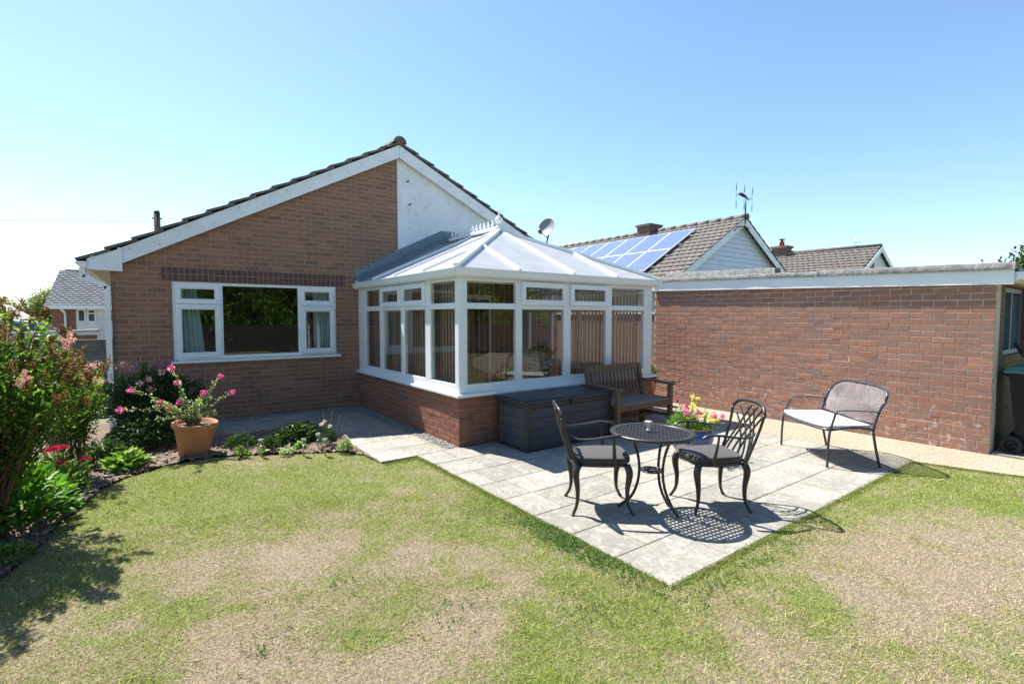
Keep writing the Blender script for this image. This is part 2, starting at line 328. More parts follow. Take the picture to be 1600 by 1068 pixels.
class MB:
    def __init__(s): s.v = []; s.f = []; s.t = []; s.mi = []; s.uv = {}; s.cur = 0.5; s.m = 0; s.M = None; s.smooth = False; s.sm = []
    def add(s, vs, fs, uvs=None):
        b = len(s.v)
        if s.M is not None: vs = [tuple(s.M @ Vector(q)) for q in vs]
        s.v += [tuple(q) for q in vs]
        for i, f in enumerate(fs):
            s.f.append(tuple(b+k for k in f)); s.t.append(s.cur); s.mi.append(s.m); s.sm.append(s.smooth)
            if uvs: s.uv[len(s.f)-1] = uvs[i]
        return s
    def box(s, x0, x1, y0, y1, z0, z1):
        sm = s.smooth; s.smooth = False
        s.add([(x0, y0, z0), (x1, y0, z0), (x1, y1, z0), (x0, y1, z0), (x0, y0, z1), (x1, y0, z1), (x1, y1, z1), (x0, y1, z1)],
              [(0, 3, 2, 1), (4, 5, 6, 7), (0, 1, 5, 4), (1, 2, 6, 5), (2, 3, 7, 6), (3, 0, 4, 7)]); s.smooth = sm
        return s
    def bbox(s, x0, x1, y0, y1, z0, z1, b=.004):      # box with chamfered edges (24 verts)
        vs = []; idx = {}
        X = (x0, x1); Y = (y0, y1); Z = (z0, z1)
        for i in (0, 1):
            for j in (0, 1):
                for k in (0, 1):
                    sx = b if i == 0 else -b; sy = b if j == 0 else -b; sz = b if k == 0 else -b
                    for ax, p in enumerate(((X[i], Y[j]+sy, Z[k]+sz), (X[i]+sx, Y[j], Z[k]+sz), (X[i]+sx, Y[j]+sy, Z[k]))):
                        idx[(i, j, k, ax)] = len(vs); vs.append(p)
        F = []
        for i in (0, 1):
            F.append([idx[(i, j, k, 0)] for j, k in ((0, 0), (1, 0), (1, 1), (0, 1))][::(1 if i else -1)])
            F.append([idx[(j, i, k, 1)] for j, k in ((0, 0), (1, 0), (1, 1), (0, 1))][::(-1 if i else 1)])
            F.append([idx[(j, k, i, 2)] for j, k in ((0, 0), (1, 0), (1, 1), (0, 1))][::(1 if i else -1)])
        for a in (0, 1):
            for c in (0, 1):
                F.append([idx[(a, c, 0, 0)], idx[(a, c, 1, 0)], idx[(a, c, 1, 1)], idx[(a, c, 0, 1)]])
                F.append([idx[(a, 0, c, 0)], idx[(a, 1, c, 0)], idx[(a, 1, c, 2)], idx[(a, 0, c, 2)]])
                F.append([idx[(0, a, c, 1)], idx[(1, a, c, 1)], idx[(1, a, c, 2)], idx[(0, a, c, 2)]])
                for k in (0, 1): F.append([idx[(a, c, k, 0)], idx[(a, c, k, 1)], idx[(a, c, k, 2)]])
        return s.add(vs, F)
    def hexa(s, p):                                    # 8 corners: bottom 4 then top 4
        return s.add(p, [(0, 3, 2, 1), (4, 5, 6, 7), (0, 1, 5, 4), (1, 2, 6, 5), (2, 3, 7, 6), (3, 0, 4, 7)])
    def beam(s, a, b, w, h, up=(0, 0, 1)):             # rectangular bar from a to b
        a = Vector(a); b = Vector(b); d = (b-a).normalized(); u = Vector(up)
        x = d.cross(u)
        if x.length < 1e-4: x = d.cross(Vector((1, 0, 0)))
        x.normalize(); u = x.cross(d).normalized()
        c = []
        for q in (a, b):
            for sx, su in ((-1, -1), (1, -1), (1, 1), (-1, 1)): c.append(q + x*sx*w/2 + u*su*h/2)
        return s.hexa([c[0], c[1], c[2], c[3], c[4], c[5], c[6], c[7]])
    def tube(s, pts, r, n=8, cap=True, flat=1.0):
        pts = [Vector(p) for p in pts]; k = len(pts)
        rs = r if hasattr(r, '__len__') else [r]*k
        vs = []; prev = None
        for i, p in enumerate(pts):
            d = (pts[min(i+1, k-1)] - pts[max(i-1, 0)]).normalized()
            if prev is None:
                x = d.cross(Vector((0, 0, 1)))
                if x.length < .05: x = d.cross(Vector((1, 0, 0)))
            else: x = prev - d*prev.dot(d)
            x.normalize(); prev = x; y = d.cross(x)
            for j in range(n):
                a = 2*math.pi*j/n; vs.append(p + x*math.cos(a)*rs[i] + y*math.sin(a)*rs[i]*flat)
        fs = [(i*n+j, i*n+(j+1) % n, (i+1)*n+(j+1) % n, (i+1)*n+j) for i in range(k-1) for j in range(n)]
        if cap: fs += [tuple(range(n))[::-1], tuple((k-1)*n+j for j in range(n))]
        sm = s.smooth; s.smooth = n > 4; s.add(vs, fs); s.smooth = sm; return s
    def lathe(s, prof, c=(0, 0, 0), n=32, closed=False):
        vs = []; 
        for r_, z in prof:
            for j in range(n):
                a = 2*math.pi*j/n; vs.append((c[0]+r_*math.cos(a), c[1]+r_*math.sin(a), c[2]+z))
        k = len(prof); fs = [(i*n+j, i*n+(j+1) % n, (i+1)*n+(j+1) % n, (i+1)*n+j) for i in range(k-1) for j in range(n)]
        if not closed: fs += [tuple(range(n))[::-1], tuple((k-1)*n+j for j in range(n))]
        sm = s.smooth; s.smooth = True; s.add(vs, fs); s.smooth = sm; return s
    def ball(s, c, r, n=8, k=6, sz=1.0):
        return s.lathe([(max(r*math.sin(math.pi*i/k), 1e-4), -r*sz*math.cos(math.pi*i/k)) for i in range(k+1)], c, n)
    def poly(s, pts, z0, z1):                          # prism on a polygon in XY
        n = len(pts); return s.add([(x, y, z0) for x, y in pts]+[(x, y, z1) for x, y in pts],
            [tuple(range(n))[::-1], tuple(range(n, 2*n))]+[(i, (i+1) % n, n+(i+1) % n, n+i) for i in range(n)])
    def polyy(s, pts, y0, y1):                         # prism on a polygon in XZ (counter-clockwise from the front, -Y)
        n = len(pts); return s.add([(x, y0, z) for x, z in pts]+[(x, y1, z) for x, z in pts],
            [tuple(range(n)), tuple(range(n, 2*n))[::-1]]+[(i, n+i, n+(i+1) % n, (i+1) % n) for i in range(n)])
    def build(s, name, mat, parent=None, local=False):
        me = bpy.data.meshes.new(name)
        vs = s.v
        if parent is not None and not local:
            mw = Matrix.Identity(4); q = parent
            while q is not None: mw = q.matrix_basis @ mw; q = q.parent
            iv = mw.inverted(); vs = [tuple(iv @ Vector(p)) for p in vs]
        me.from_pydata(vs, [], s.f)
        a = me.attributes.new('tint', 'FLOAT', 'FACE'); a.data.foreach_set('value', s.t)
        me.polygons.foreach_set('material_index', s.mi); me.polygons.foreach_set('use_smooth', s.sm)
        if s.uv:
            uvl = me.uv_layers.new(name='UVMap')
            for p in me.polygons:
                if p.index in s.uv:
                    for li, uv in zip(p.loop_indices, s.uv[p.index]): uvl.data[li].uv = uv
        me.update()
        return link_mesh(name, me, mat, parent)

def npmesh(name, V, F, mat, parent=None, attrs=None, shift=True):
    V = np.asarray(V, np.float32)
    if parent is not None and shift:
        mw = Matrix.Identity(4); q = parent
        while q is not None: mw = q.matrix_basis @ mw; q = q.parent
        iv = np.array(mw.inverted(), np.float32); V = V @ iv[:3, :3].T + iv[:3, 3]
    me = bpy.data.meshes.new(name); F = np.asarray(F, np.int32); k = F.shape[1]
    me.vertices.add(len(V)); me.vertices.foreach_set('co', V.ravel())
    me.loops.add(F.size); me.loops.foreach_set('vertex_index', F.ravel())
    me.polygons.add(len(F)); me.polygons.foreach_set('loop_start', np.arange(0, F.size, k, dtype=np.int32))
    for nm, (dom, val) in (attrs or {}).items():
        a = me.attributes.new(nm, 'FLOAT', dom); a.data.foreach_set('value', np.asarray(val, np.float32))
    me.update(calc_edges=True); me.validate()
    return link_mesh(name, me, mat, parent)

def nrm(a): return a/np.maximum(np.linalg.norm(a, axis=-1, keepdims=True), 1e-9)
def leaves(P, D, L, W, fold=.25, rnd=None, bend=.0, six=False):
    """folded pointed leaves at P, along D; returns verts, tri faces, tint per face"""
    n = len(P); D = nrm(D); rv = nrm(rng.normal(size=(n, 3))+np.array([0, 0, 1.6])); S = nrm(np.cross(D, rv)); U = np.cross(S, D)
    L = np.broadcast_to(L, n)[:, None]; W = np.broadcast_to(W, n)[:, None]
    t = rng.random(n) if rnd is None else rnd
    if not six:
        V = np.stack([P, P+D*L*.45+S*W/2+U*W*fold, P+D*L-U*L*bend, P+D*L*.45-S*W/2+U*W*fold], 1).reshape(-1, 3)
        b = np.arange(n)[:, None]*4; F = np.concatenate([b+np.array([[0, 1, 2]]), b+np.array([[0, 2, 3]])], 0)
        return V, F, np.concatenate([t, t])
    V = np.stack([P, P+D*L*.3+S*W*.42+U*W*fold, P+D*L*.65+S*W*.40+U*(W*fold-L*bend*.4), P+D*L-U*L*bend, P+D*L*.65-S*W*.40+U*(W*fold-L*bend*.4), P+D*L*.3-S*W*.42+U*W*fold, P+D*L*.5-U*L*bend*.1], 1).reshape(-1, 3)
    b = np.arange(n)[:, None]*7
    F = np.concatenate([b+np.array([q]) for q in ([0, 1, 6], [1, 2, 6], [2, 3, 6], [3, 4, 6], [4, 5, 6], [5, 0, 6])], 0)
    return V, F, np.tile(t, 6)
def join(parts):
    Vs, Fs, Ts, o = [], [], [], 0
    for V, F, T in parts: Vs.append(V); Fs.append(F+o); Ts.append(T); o += len(V)
    return np.concatenate(Vs), np.concatenate(Fs), np.concatenate(Ts)
def leafobj(name, parts, mat, parent):
    V, F, T = join(parts) if isinstance(parts, list) else parts
    return npmesh(name, V, F, mat, parent, {'tint': ('FACE', T)})

def tag(o, label=None, cat=None, group=None, kind=None):
    if label: o['label'] = label
    if cat: o['category'] = cat
    if group: o['group'] = group
    if kind: o['kind'] = kind
    return o
def thing(name, loc, rz, label, cat, group=None):
    o = bpy.data.objects.new(name, None); COL.objects.link(o); o.location = loc; o.rotation_euler = (0, 0, rz)
    o.empty_display_size = .1
    o.matrix_basis = Matrix.Translation(loc) @ Matrix.Rotation(rz, 4, 'Z')
    return tag(o, label, cat, group)
def copy_tree(o, parent=None):
    c = o.copy(); COL.objects.link(c)
    if parent is not None: c.parent = parent
    for ch in [q for q in COL.objects if q.parent == o]: copy_tree(ch, c)
    return c

# ================================================================== THE SETTING: ground, lawn, paving
GX = np.array([-900, 900]); 
mb = MB(); mb.add([(-900, -900, -.06), (900, -900, -.06), (900, 900, -.06), (-900, 900, -.06)], [(0, 1, 2, 3)])
M['ground'] = simple('far_ground', (.16, .15, .10), (.10, .13, .05), .2, .95)
tag(mb.build('ground', M['ground']), kind='structure')

BED = [(2.01, 5.14), (1.96, 5.60), (1.80, 5.90), (1.42, 6.10), (.95, 6.36), (.53, 6.54), (.1, 6.45), (-.21, 6.23), (-.40, 5.92), (-.47, 5.6), (-.54, 5.32), (-.62, 5.02), (-.64, 4.74), (-.72, 4.42), (-.80, 4.1), (-.90, 3.6), (-1.0, 3.), (-1.15, 2.), (-1.3, 1.), (-1.6, -1), (-1.9, -3)]
LAWN = [(2.455, 1.765), (2.455, 5.15)] + BED + [(-2.2, -8.2), (12, -8.2), (10.2, -6), (8.4, -3.2), (7.55, -.9), (7.02, .93), (6.74, 1.80)]
LAWN = np.array(LAWN)
def inside(px, py, poly):
    c = np.zeros(px.shape, bool); n = len(poly)
    for i in range(n):
        x0, y0 = poly[i]; x1, y1 = poly[(i+1) % n]
        k = ((y0 > py) != (y1 > py)) & (px < (x1-x0)*(py-y0)/((y1-y0) if y1 != y0 else 1e-9)+x0); c ^= k
    return c
GREEN = [(2.27, 3.48, .30), (2.34, 2.8, .28), (2.3, 2.23, .26), (2.1, 4.84, .35), (0.05, 5.9, .6), (0.75, 5.4, .55), (1.1, 4.6, .42), (1.5, 5.4, .45), (-0.35, 5.25, .5), (1.17, 2.6, .12), (0.85, 2.43, .18), (1.75, 1.85, .35), (2.09, 1.55, .3),
         (6.13, 1.47, .55), (6.4, .8, .6), (2.89, 1.62, .16), (3.77, 1.64, .18), (5.03, 1.6, .3), (-0.45, 3.86, .3), (2.1, 4.2, .3), (1.6, 4.3, .25), (1.95, 3.1, .25), (5.78, 0.91, .3), (0.3, 4.7, .45), (1.2, 3.25, .14), (.1, 3.2, .18), (-.1, 2.6, .2), (4.3, 1.66, .2), (3.2, 1.6, .2), (1.3, 1.6, .2), (2.9, 1.2, .15)]
DRY = [(0.73, 3.6, .28), (1.36, 3.02, .25), (1.71, 2.77, .18), (0.26, 2.77, .3), (0.71, 2.1, .3), (1.12, 2.1, .22), (1.39, 2.2, .2), (3.9, 1.05, .5), (4.3, 0.6, .6), (3.3, 0.8, .35), (2.35, 1.2, .14), (1.75, 4.25, .14), (0.3, 3.7, .3), (0.0, 2.3, .3), (5.2, .2, .7), (.9, 3.4, .3), (2.0, 1.0, .2), (1.8, 2.35, .1)]
def greenness(x, y):
    g = np.full(x.shape, .50, np.float32)
    for a, b, s in GREEN: g += .24*np.exp(-((x-a)**2+(y-b)**2)/(s*s))
    for a, b, s in DRY: g -= .27*np.exp(-((x-a)**2+(y-b)**2)/(s*s))
    g += .05*np.sin(x*7.3+2*np.sin(y*4.1))*np.sin(y*6.1+1.3*np.sin(x*5.2))+.05*np.sin(x*13.1+y*9.7+2*np.sin(y*8))
    for (fx_, fy_, am) in ((3.1, 2.3, .07), (5.3, 4.4, .06), (9.1, 8.3, .06), (15., 17., .05), (27., 23., .05)):
        g += am*np.sin(x*fx_+1.7*np.sin(y*fy_*.7+fx_)+fy_)*np.cos(y*fy_+1.9*np.sin(x*fx_*.6+fy_))
    return np.clip(g, .0, 1.0)
def gridsheet(name, poly, z, step, mat, x0, x1, y0, y1, attr=None, disp=None):
    xs = np.arange(x0, x1+step, step); ys = np.arange(y0, y1+step, step)
    X, Y = np.meshgrid(xs, ys); nx = len(xs)
    V = np.stack([X.ravel(), Y.ravel(), np.full(X.size, z)], 1)
    i, j = np.meshgrid(np.arange(nx-1), np.arange(len(ys)-1)); q = (j*nx+i).ravel()
    F = np.stack([q, q+1, q+nx+1, q+nx], 1)
    c = V[F].mean(1); F = F[inside(c[:, 0], c[:, 1], np.array(poly))]
    if disp: V[:, 2] += [disp(a, b) for a, b, _ in V]
    used = np.unique(F); mp = -np.ones(len(V), int); mp[used] = np.arange(len(used))
    V = V[used]; F = mp[F]
    at = {'green': ('POINT', greenness(V[:, 0], V[:, 1]))} if attr else {}
    at['tint'] = ('FACE', np.full(len(F), .5))
    return npmesh(name, V, F, mat, None, at)
tag(gridsheet('lawn', LAWN, -.004, .04, M['lawn'], -2.3, 12.1, -8.3, 6.7, True), kind='structure')

# grass blades (one uncountable mass)
def blades():
    Ps = []
    for (x0, x1, y0, y1, dens, rmin, rmax) in ((-1.2, 7.6, -.5, 6.7, 34000, 0, 3.1), (-1.2, 7.6, -.5, 6.7, 20000, 3.1, 4.6), (-1.2, 9, -2, 6.7, 9000, 4.6, 9)):
        n = int((x1-x0)*(y1-y0)*dens); x = rng.uniform(x0, x1, n); y = rng.uniform(y0, y1, n); r = np.hypot(x, y)
        # seen or nearly seen from the camera: direction within the lens plus a margin
        az = np.degrees(np.arctan2(x, y)) - 36.1
        k = (r >= rmin) & (r < rmax) & inside(x, y, LAWN) & (np.abs(az) < 54) & (r > 1.5)
        Ps.append(np.stack([x[k], y[k]], 1))
    P = np.concatenate(Ps); n = len(P); r = np.hypot(P[:, 0], P[:, 1]); g = greenness(P[:, 0], P[:, 1])
    h = rng.uniform(.007, .017, n)*(.6+.8*g)*(1+1.2*(rng.random(n) < .04)); wd = (.0009+.00035*r)*rng.uniform(.7, 1.3, n)
    a = rng.uniform(0, 2*np.pi, n); lean = rng.normal(0, .9, (n, 2))*h[:, None]
    dx = np.stack([np.cos(a), np.sin(a)], 1)*wd[:, None]/1
    b = np.stack([P[:, 0], P[:, 1], np.full(n, -.006)], 1)
    v0 = b.copy(); v1 = b.copy(); v0[:, :2] -= dx; v1[:, :2] += dx
    v2 = b.copy(); v2[:, :2] += lean; v2[:, 2] += h
    V = np.stack([v0, v1, v2], 1).reshape(-1, 3); F = np.arange(3*n).reshape(-1, 3)
    return npmesh('grass', V, F, M['grass'], None, {'green': ('FACE', g), 'tint': ('FACE', rng.random(n)), 'rnd': ('FACE', rng.random(n))})
tag(blades(), 'short half parched lawn grass with green and straw coloured patches', 'grass', kind='stuff')
# fringe of longer grass and weeds along the slab edges
def fringe():
    segs = [((2.45, 1.80), (2.45, 5.12), .06), ((2.45, 1.76), (6.75, 1.79), .05), ((2.44, 5.13), (2.02, 5.12), .04), ((6.75, 1.78), (7.02, .93), .05), ((7.02, .93), (7.5, -.7), .05)]
    P = []; 
    for a, b, wd in segs:
        a = np.array(a); b = np.array(b); L = np.linalg.norm(b-a); n = int(L*2600)
        t = rng.random(n)[:, None]; nn = np.array([-(b-a)[1], (b-a)[0]])/L
        off = np.abs(rng.normal(0, wd*.55, n))[:, None]
        sgn = 1 if nn[0]*(-1)+nn[1]*(-.3) > 0 else -1
        P.append(a+(b-a)*t+nn*sgn*off - nn*sgn*rng.uniform(0, .018, n)[:, None]*(np.sin(t*L*9)+.6))
    P = np.concatenate(P); n = len(P)
    D = rng.normal(0, .75, (n, 3)); D[:, 2] = np.abs(D[:, 2])+.55
    V, F, T = leaves(np.c_[P, np.zeros(n)-.004], D, rng.uniform(.010, .032, n), rng.uniform(.003, .007, n), .1)
    return npmesh('edge_grass', V, F, M['grass'], None, {'green': ('FACE', np.full(len(F), .80)), 'tint': ('FACE', T*.7), 'rnd': ('FACE', T)})
tag(fringe(), 'longer green grass fringe growing over the edges of the patio slabs', 'grass', kind='stuff')

def clover():
    P = []; 
    for cx, cy, sx, sy, n in ((2.34, 2.55, .06, .33, 800), (2.25, 3.2, .10, .3, 120), (1.3, 2.3, .12, .1, 40), (1.9, 1.9, .1, .1, 50), (1.0, 2.9, .2, .1, 30), (3.3, 1.62, .5, .05, 120), (.4, 2.6, .1, .1, 25), (2.6, 1.6, .2, .08, 60)):
        c = rng.normal(0, 1, (n, 2))*np.array((sx, sy))+np.array((cx, cy)); P.append(c[inside(c[:, 0], c[:, 1], LAWN)])
    P = np.concatenate(P); P = np.repeat(P, 5, 0)+rng.normal(0, .008, (len(P)*5, 2)); n = len(P)
    D = rng.normal(0, 1, (n, 3)); D[:, 2] = np.abs(D[:, 2])*.35
    V, F, T = leaves(np.c_[P, rng.uniform(.004, .014, n)], D, rng.uniform(.008, .015, n), rng.uniform(.006, .011, n), .1)
    return npmesh('clover', V, F, M['leaf_bush'], None, {'tint': ('FACE', T*.6)})
tag(clover(), 'small dark green clover and weed leaves scattered through the lawn', 'clover', kind='stuff')

# planting bed with broken soil
SOIL = BED + [(-4.5, -3), (-4.5, 9.5), (-.45, 9.5), (-.45, 7.62), (2.0, 7.62)]
def sd_(x, y):
    return .030*abs(mnoise.noise((x*9, y*9, 0)))+.030*mnoise.noise((x*22, y*22, 3))+.018*mnoise.noise((x*55, y*55, 7))+.012
tag(gridsheet('planting_bed', SOIL, .0, .028, M['soil'], -4.5, 2.05, -3, 9.5, None, sd_), kind='structure')
def chips(name, n, box, size, mat, poly=None, flat=.5, zoff=.02):
    x = rng.uniform(box[0], box[1], n); y = rng.uniform(box[2], box[3], n)
    if poly is not None: k = inside(x, y, np.array(poly)); x = x[k]; y = y[k]
    n = len(x); c = np.stack([x, y, np.full(n, zoff)], 1)
    s = size*rng.lognormal(0, .4, n)
    base = np.array([(1, 0, 0), (0, 1, 0), (-1, 0, 0), (0, -1, 0), (.1, .1, 1), (-.1, 0, -1)], float)
    V = base[None]*s[:, None, None]*rng.uniform(.6, 1.3, (n, 6, 3)); V[:, :, 2] *= flat
    a = rng.uniform(0, 6.28, n); ca, sa = np.cos(a)[:, None], np.sin(a)[:, None]
    V = np.stack([V[:, :, 0]*ca-V[:, :, 1]*sa, V[:, :, 0]*sa+V[:, :, 1]*ca, V[:, :, 2]], 2)+c[:, None]
    T = np.array([(0, 1, 4), (1, 2, 4), (2, 3, 4), (3, 0, 4), (1, 0, 5), (2, 1, 5), (3, 2, 5), (0, 3, 5)])
    F = (np.arange(n)[:, None, None]*6+T[None]).reshape(-1, 3)
    return npmesh(name, V.reshape(-1, 3), F, mat, None, {'tint': ('FACE', np.repeat(rng.random(n), 8))})
m_ = MB(); m_.poly([(-4.4, -3), (2.0, -3), (2.0, 7.6), (-4.4, 7.6)], -.04, -.012); tag(m_.build('bed_subsoil', M['soil']), kind='structure')
tag(chips('bark_mulch', 9000, (-2.2, 2.0, 3.0, 7.6), .012, M['bark'], SOIL, .4, .035), 'loose brown bark chips and clods scattered over the planting bed', 'mulch', kind='stuff')

# paving
def slabs(name, rows, x0f, x1f, lens, th=.035, gap=.007, top=.012):
    mb = MB()
    for (ya, yb) in rows:
        x = x0f(ya) ; xe = x1f(ya); k = 0
        first = random.choice(lens)*random.choice([1, .5]) if len(lens) > 1 else lens[0]
        while x < xe-.02:
            L = first if k == 0 else random.choice(lens); xn = min(x+L, xe)
            if xe-xn < .18: xn = xe
            mb.cur = random.random(); dz = random.uniform(-.0015, .0015)
            mb.bbox(x+gap/2, xn-gap/2, ya+gap/2, yb-gap/2, top-th, top+dz, .004); x = xn; k += 1
    return mb
rows = [(1.765+.4295*i, 1.765+.4295*(i+1)) for i in range(8)]
mb = slabs('p', rows, lambda y: 2.455, lambda y: 6.775, [.43, .64, .64, .86])
m2 = slabs('p', [(5.205+.43*i, 5.205+.43*(i+1)) for i in range(8)], lambda y: 2.02, lambda y: 2.80, [.40, .43])
m3 = slabs('p', [(7.64, 8.10), (8.104, 8.60)], lambda y: -.4, lambda y: 2.015, [.6, .75])
b = len(mb.v)
for q in (m2, m3):
    o = len(mb.v); mb.v += q.v; mb.f += [tuple(i+o for i in f) for f in q.f]; mb.t += q.t; mb.mi += q.mi; mb.sm += q.sm
tag(mb.build('patio', M['paving']), kind='structure')
mb = MB(); mb.poly([(2.45, 1.76), (6.78, 1.76), (6.78, 5.2), (2.45, 5.2)], -.03, .006); mb.poly([(2.015, 5.204), (3.02, 5.204), (3.02, 8.79), (2.015, 8.79)], -.03, .0085); mb.poly([(-.41, 7.63), (2.01, 7.63), (2.01, 8.79), (-.41, 8.79)], -.03, .0035)
tag(mb.build('patio_bedding', M['joint']), kind='structure')
mb = MB(); mb.poly([(6.785, 1.80), (7.81, 1.80), (7.81, 5.9), (8.9, 5.9), (8.9, 9.4), (6.0, 9.4), (6.785, 5.2)][:3]+[(7.81, 9.4), (6.785, 9.4)], -.05, .010)
mb.poly([(6.76, 1.796), (7.03, .93), (7.56, -.9), (8.41, -3.2), (10.2, -6), (12.5, -8.2), (13, 1.325), (7.81, 1.325), (7.81, 1.796)], -.05, .010)
mb.poly([(7.815, 6.0), (9.0, 6.0), (9.0, 30), (7.815, 30)], -.05, .010)
tag(mb.build('path', M['aggregate']), kind='structure')
mb = MB()
for k in range(6): mb.cur = random.random(); mb.bbox(7.83+k*.6, 7.83+(k+1)*.6-.01, .62, 1.32, .0, .035, .004)
tag(mb.build('bin_standing', M['paving']), kind='structure')
tag(chips('pebble_strip', 2600, (2.86, 3.02, 5.26, 8.7), .0085, M['pebble'], None, .7, .012), 'small grey and white pebbles filling the gap between slabs and conservatory wall', 'pebbles', kind='stuff')
tag(chips('pebble_edging', 1800, (-.35, 2.9, 8.61, 8.78), .012, M['pebble'], None, .7, .012), 'grey pebbles in the shaded strip at the foot of the gable wall', 'pebbles', kind='stuff')
M['road'] = M['asphalt']
mb = MB(); mb.poly([(-60, 18.5), (-.3, 18.5), (-.3, 24.5), (-60, 24.5)], -.055, -.03)
tag(mb.build('road', M['asphalt']), kind='structure')

def tintbrick(name, cols, effl=0.):
    m = NT(name); p = m.pos(); t = m.attr().outputs['Fac']; k = len(cols)
    col = m.ramp(t, [((i+.5)/k, c) for i, c in enumerate(cols)])
    col = m.mix(m.ramp(m.noise(40, 6, p, .75), [(.35, .55), (.6, 0)]), col, tuple(x*.5 for x in cols[0]))
    col = m.mix(m.ramp(m.noise(1.1, 5, p), [(.4, 0), (.7, .35)]), col, tuple(x*.62 for x in cols[1]))
    if effl:
        P = m.n('ShaderNodeSeparateXYZ'); m.l(p, P.inputs[0]); zb = m.n('ShaderNodeMapRange', i_1=.85, i_2=.1, i_3=.08, i_4=1.); m.l(P.outputs[2], zb.inputs[0])
        col = m.mix(m.math('MULTIPLY', m.ramp(m.noise(11, 8, p, .8, .6), [(.53, 0), (.64, effl)]), zb.outputs[0]), col, (.62, .56, .50))
    m.set(col, .9, spec=.2); m.bump(m.noise(110, 6, p, .7), .35, .004); return m.m
M['garage_relief'] = tintbrick('garage_brick_relief', [(.39, .195, .13), (.33, .17, .125), (.43, .23, .16), (.29, .17, .14), (.46, .225, .14), (.35, .205, .16), (.38, .185, .125), (.32, .195, .155)], .9)
M['cons_relief'] = tintbrick('conservatory_brick_relief', [(.34, .135, .08), (.27, .115, .075), (.38, .165, .10), (.22, .105, .085), (.31, .13, .08), (.25, .13, .10)], 0)
M['mortar_pale'] = simple('pale_mortar', (.58, .54, .48), (.42, .39, .34), 18, .95, .6, 120, .004)
def brickface(m, ax, c, sgn, a0, a1, ztop, tilt=0., proud=.0045, rough=.0011, aref=0.):
    '''bricks standing proud of a mortar bed; ax 'X': wall faces along X at x=c running in Y; sgn = outward direction'''
    BW, BH, j = .225, .075, .010; r = 0
    while r*BH < 2.6:
        z0 = r*BH+j/2; k = -1
        off = .5*BW*(r % 2)
        while a0-BW+k*BW+off < a1:
            b0 = max(a0-BW+k*BW+off+j/2, a0); b1 = min(a0-BW+(k+1)*BW+off-j/2, a1); k += 1
            if b1-b0 < .03: continue
            mid = (b0+b1)/2; dz = tilt*(mid-aref)+rng.normal(0, .0012)
            zb, zt_ = z0+dz+(.001 if r == 0 else 0), z0+dz+BH-j+rng.normal(0, .0012)
            if zt_ > ztop(mid) or zb < .001: 
                if zb < .001: zb = .002
                else: continue
            pr = rng.normal(0, rough); o = c+sgn*pr; ins = c-sgn*(proud+.004); e = .003; m.cur = rng.random(); w1 = rng.normal(0, .0012, 4)
            F4 = [(b0+e+w1[0], zb+e), (b1-e+w1[1], zb+e), (b1-e+w1[2], zt_-e), (b0+e+w1[3], zt_-e)]; B4 = [(b0, zb), (b1, zb), (b1, zt_), (b0, zt_)]
            if ax == 'X': vs = [(o, a, z) for a, z in F4]+[(o-sgn*e, a, z) for a, z in B4]+[(ins, a, z) for a, z in B4]
            else: vs = [(a, o, z) for a, z in F4]+[(a, o-sgn*e, z) for a, z in B4]+[(a, ins, z) for a, z in B4]
            fs = [(0, 1, 2, 3)]+[(i, 4+i, 4+(i+1) % 4, (i+1) % 4) for i in range(4)]+[(4+i, 8+i, 8+(i+1) % 4, 4+(i+1) % 4) for i in range(4)]
            if (ax == 'X') == (sgn > 0): fs = fs
            m.add(vs, fs)
        r += 1
# ================================================================== THE BUNGALOW
YG = 8.794
house = thing('brick_bungalow', (3.8, YG, 0), 0, 'brown brick bungalow gable with white bargeboards, white rendered right half and wide window', 'house')
AX, AZ = 3.80, 4.735                              # apex of the bargeboard top edge
LX, LZ = -.28, 2.545                              # where the left bargeboard meets the eaves box (top edge)
SL = (AZ-LZ)/(AX-LX); SR = (4.72-3.56)/(6.269-3.80)
EX = 8.15; EZ = AZ-SR*(EX-AX)                     # right eaves
def zl(x): return AZ-SL*(AX-x)
def zr(x): return AZ-SR*(x-AX)
WX0, WX1, WZ0, WZ1 = .285, 2.64, .955, 2.12       # window opening
IX0, IX1, IZ0, IZ1 = 4.45, 5.9, .10, 2.06         # opening inside the conservatory
def gable_rect(mb, x0, x1, z0, z1):               # brick only, left of the render
    mb.box(x0, x1, YG, YG+.25, z0, z1)
wall = MB()
XR = 3.79
wall.box(-.405, WX0, YG, YG+.25, 0, 2.30); wall.box(WX0, WX1, YG, YG+.25, 0, WZ0); wall.box(WX0, WX1, YG, YG+.25, WZ1, 2.30)
wall.box(WX1, IX0, YG, YG+.25, 0, 2.30); wall.box(IX0, IX1, YG, YG+.25, 0, IZ0); wall.box(IX0, IX1, YG, YG+.25, IZ1, 2.30); wall.box(IX1, EX-.45, YG, YG+.25, 0, 2.30)
o_ = .10
wall.polyy([(-.405, 2.30), (XR, 2.30), (XR, zl(XR)-o_), (-.405, zl(-.405)-o_)], YG, YG+.25)
wall.box(-.405, -.155, YG+.25, YG+14, 0, 2.42); wall.box(EX-.70, EX-.45, YG+.25, YG+14, 0, 2.42); wall.box(-.405, EX-.45, YG+14, YG+14.25, 0, 2.42)
w_ = wall.build('wall', M['house_brick'], house)
mb = MB(); mb.polyy([(XR, 2.30), (EX-.45, 2.30), (EX-.45, zr(EX-.45)-o_), (XR, AZ-o_)], YG+.012, YG+.25)
mb.build('rendered_wall', M['render'], house)
for (x, z) in ((3.99, 4.13), (4.03, 3.71)): mb = MB(); mb.tube([(x, YG+.02, z), (x, YG-.02, z-.01), (x+.02, YG-.03, z+.02)], .013, 6); mb.build('wall_hook', M['dark_metal'], house)
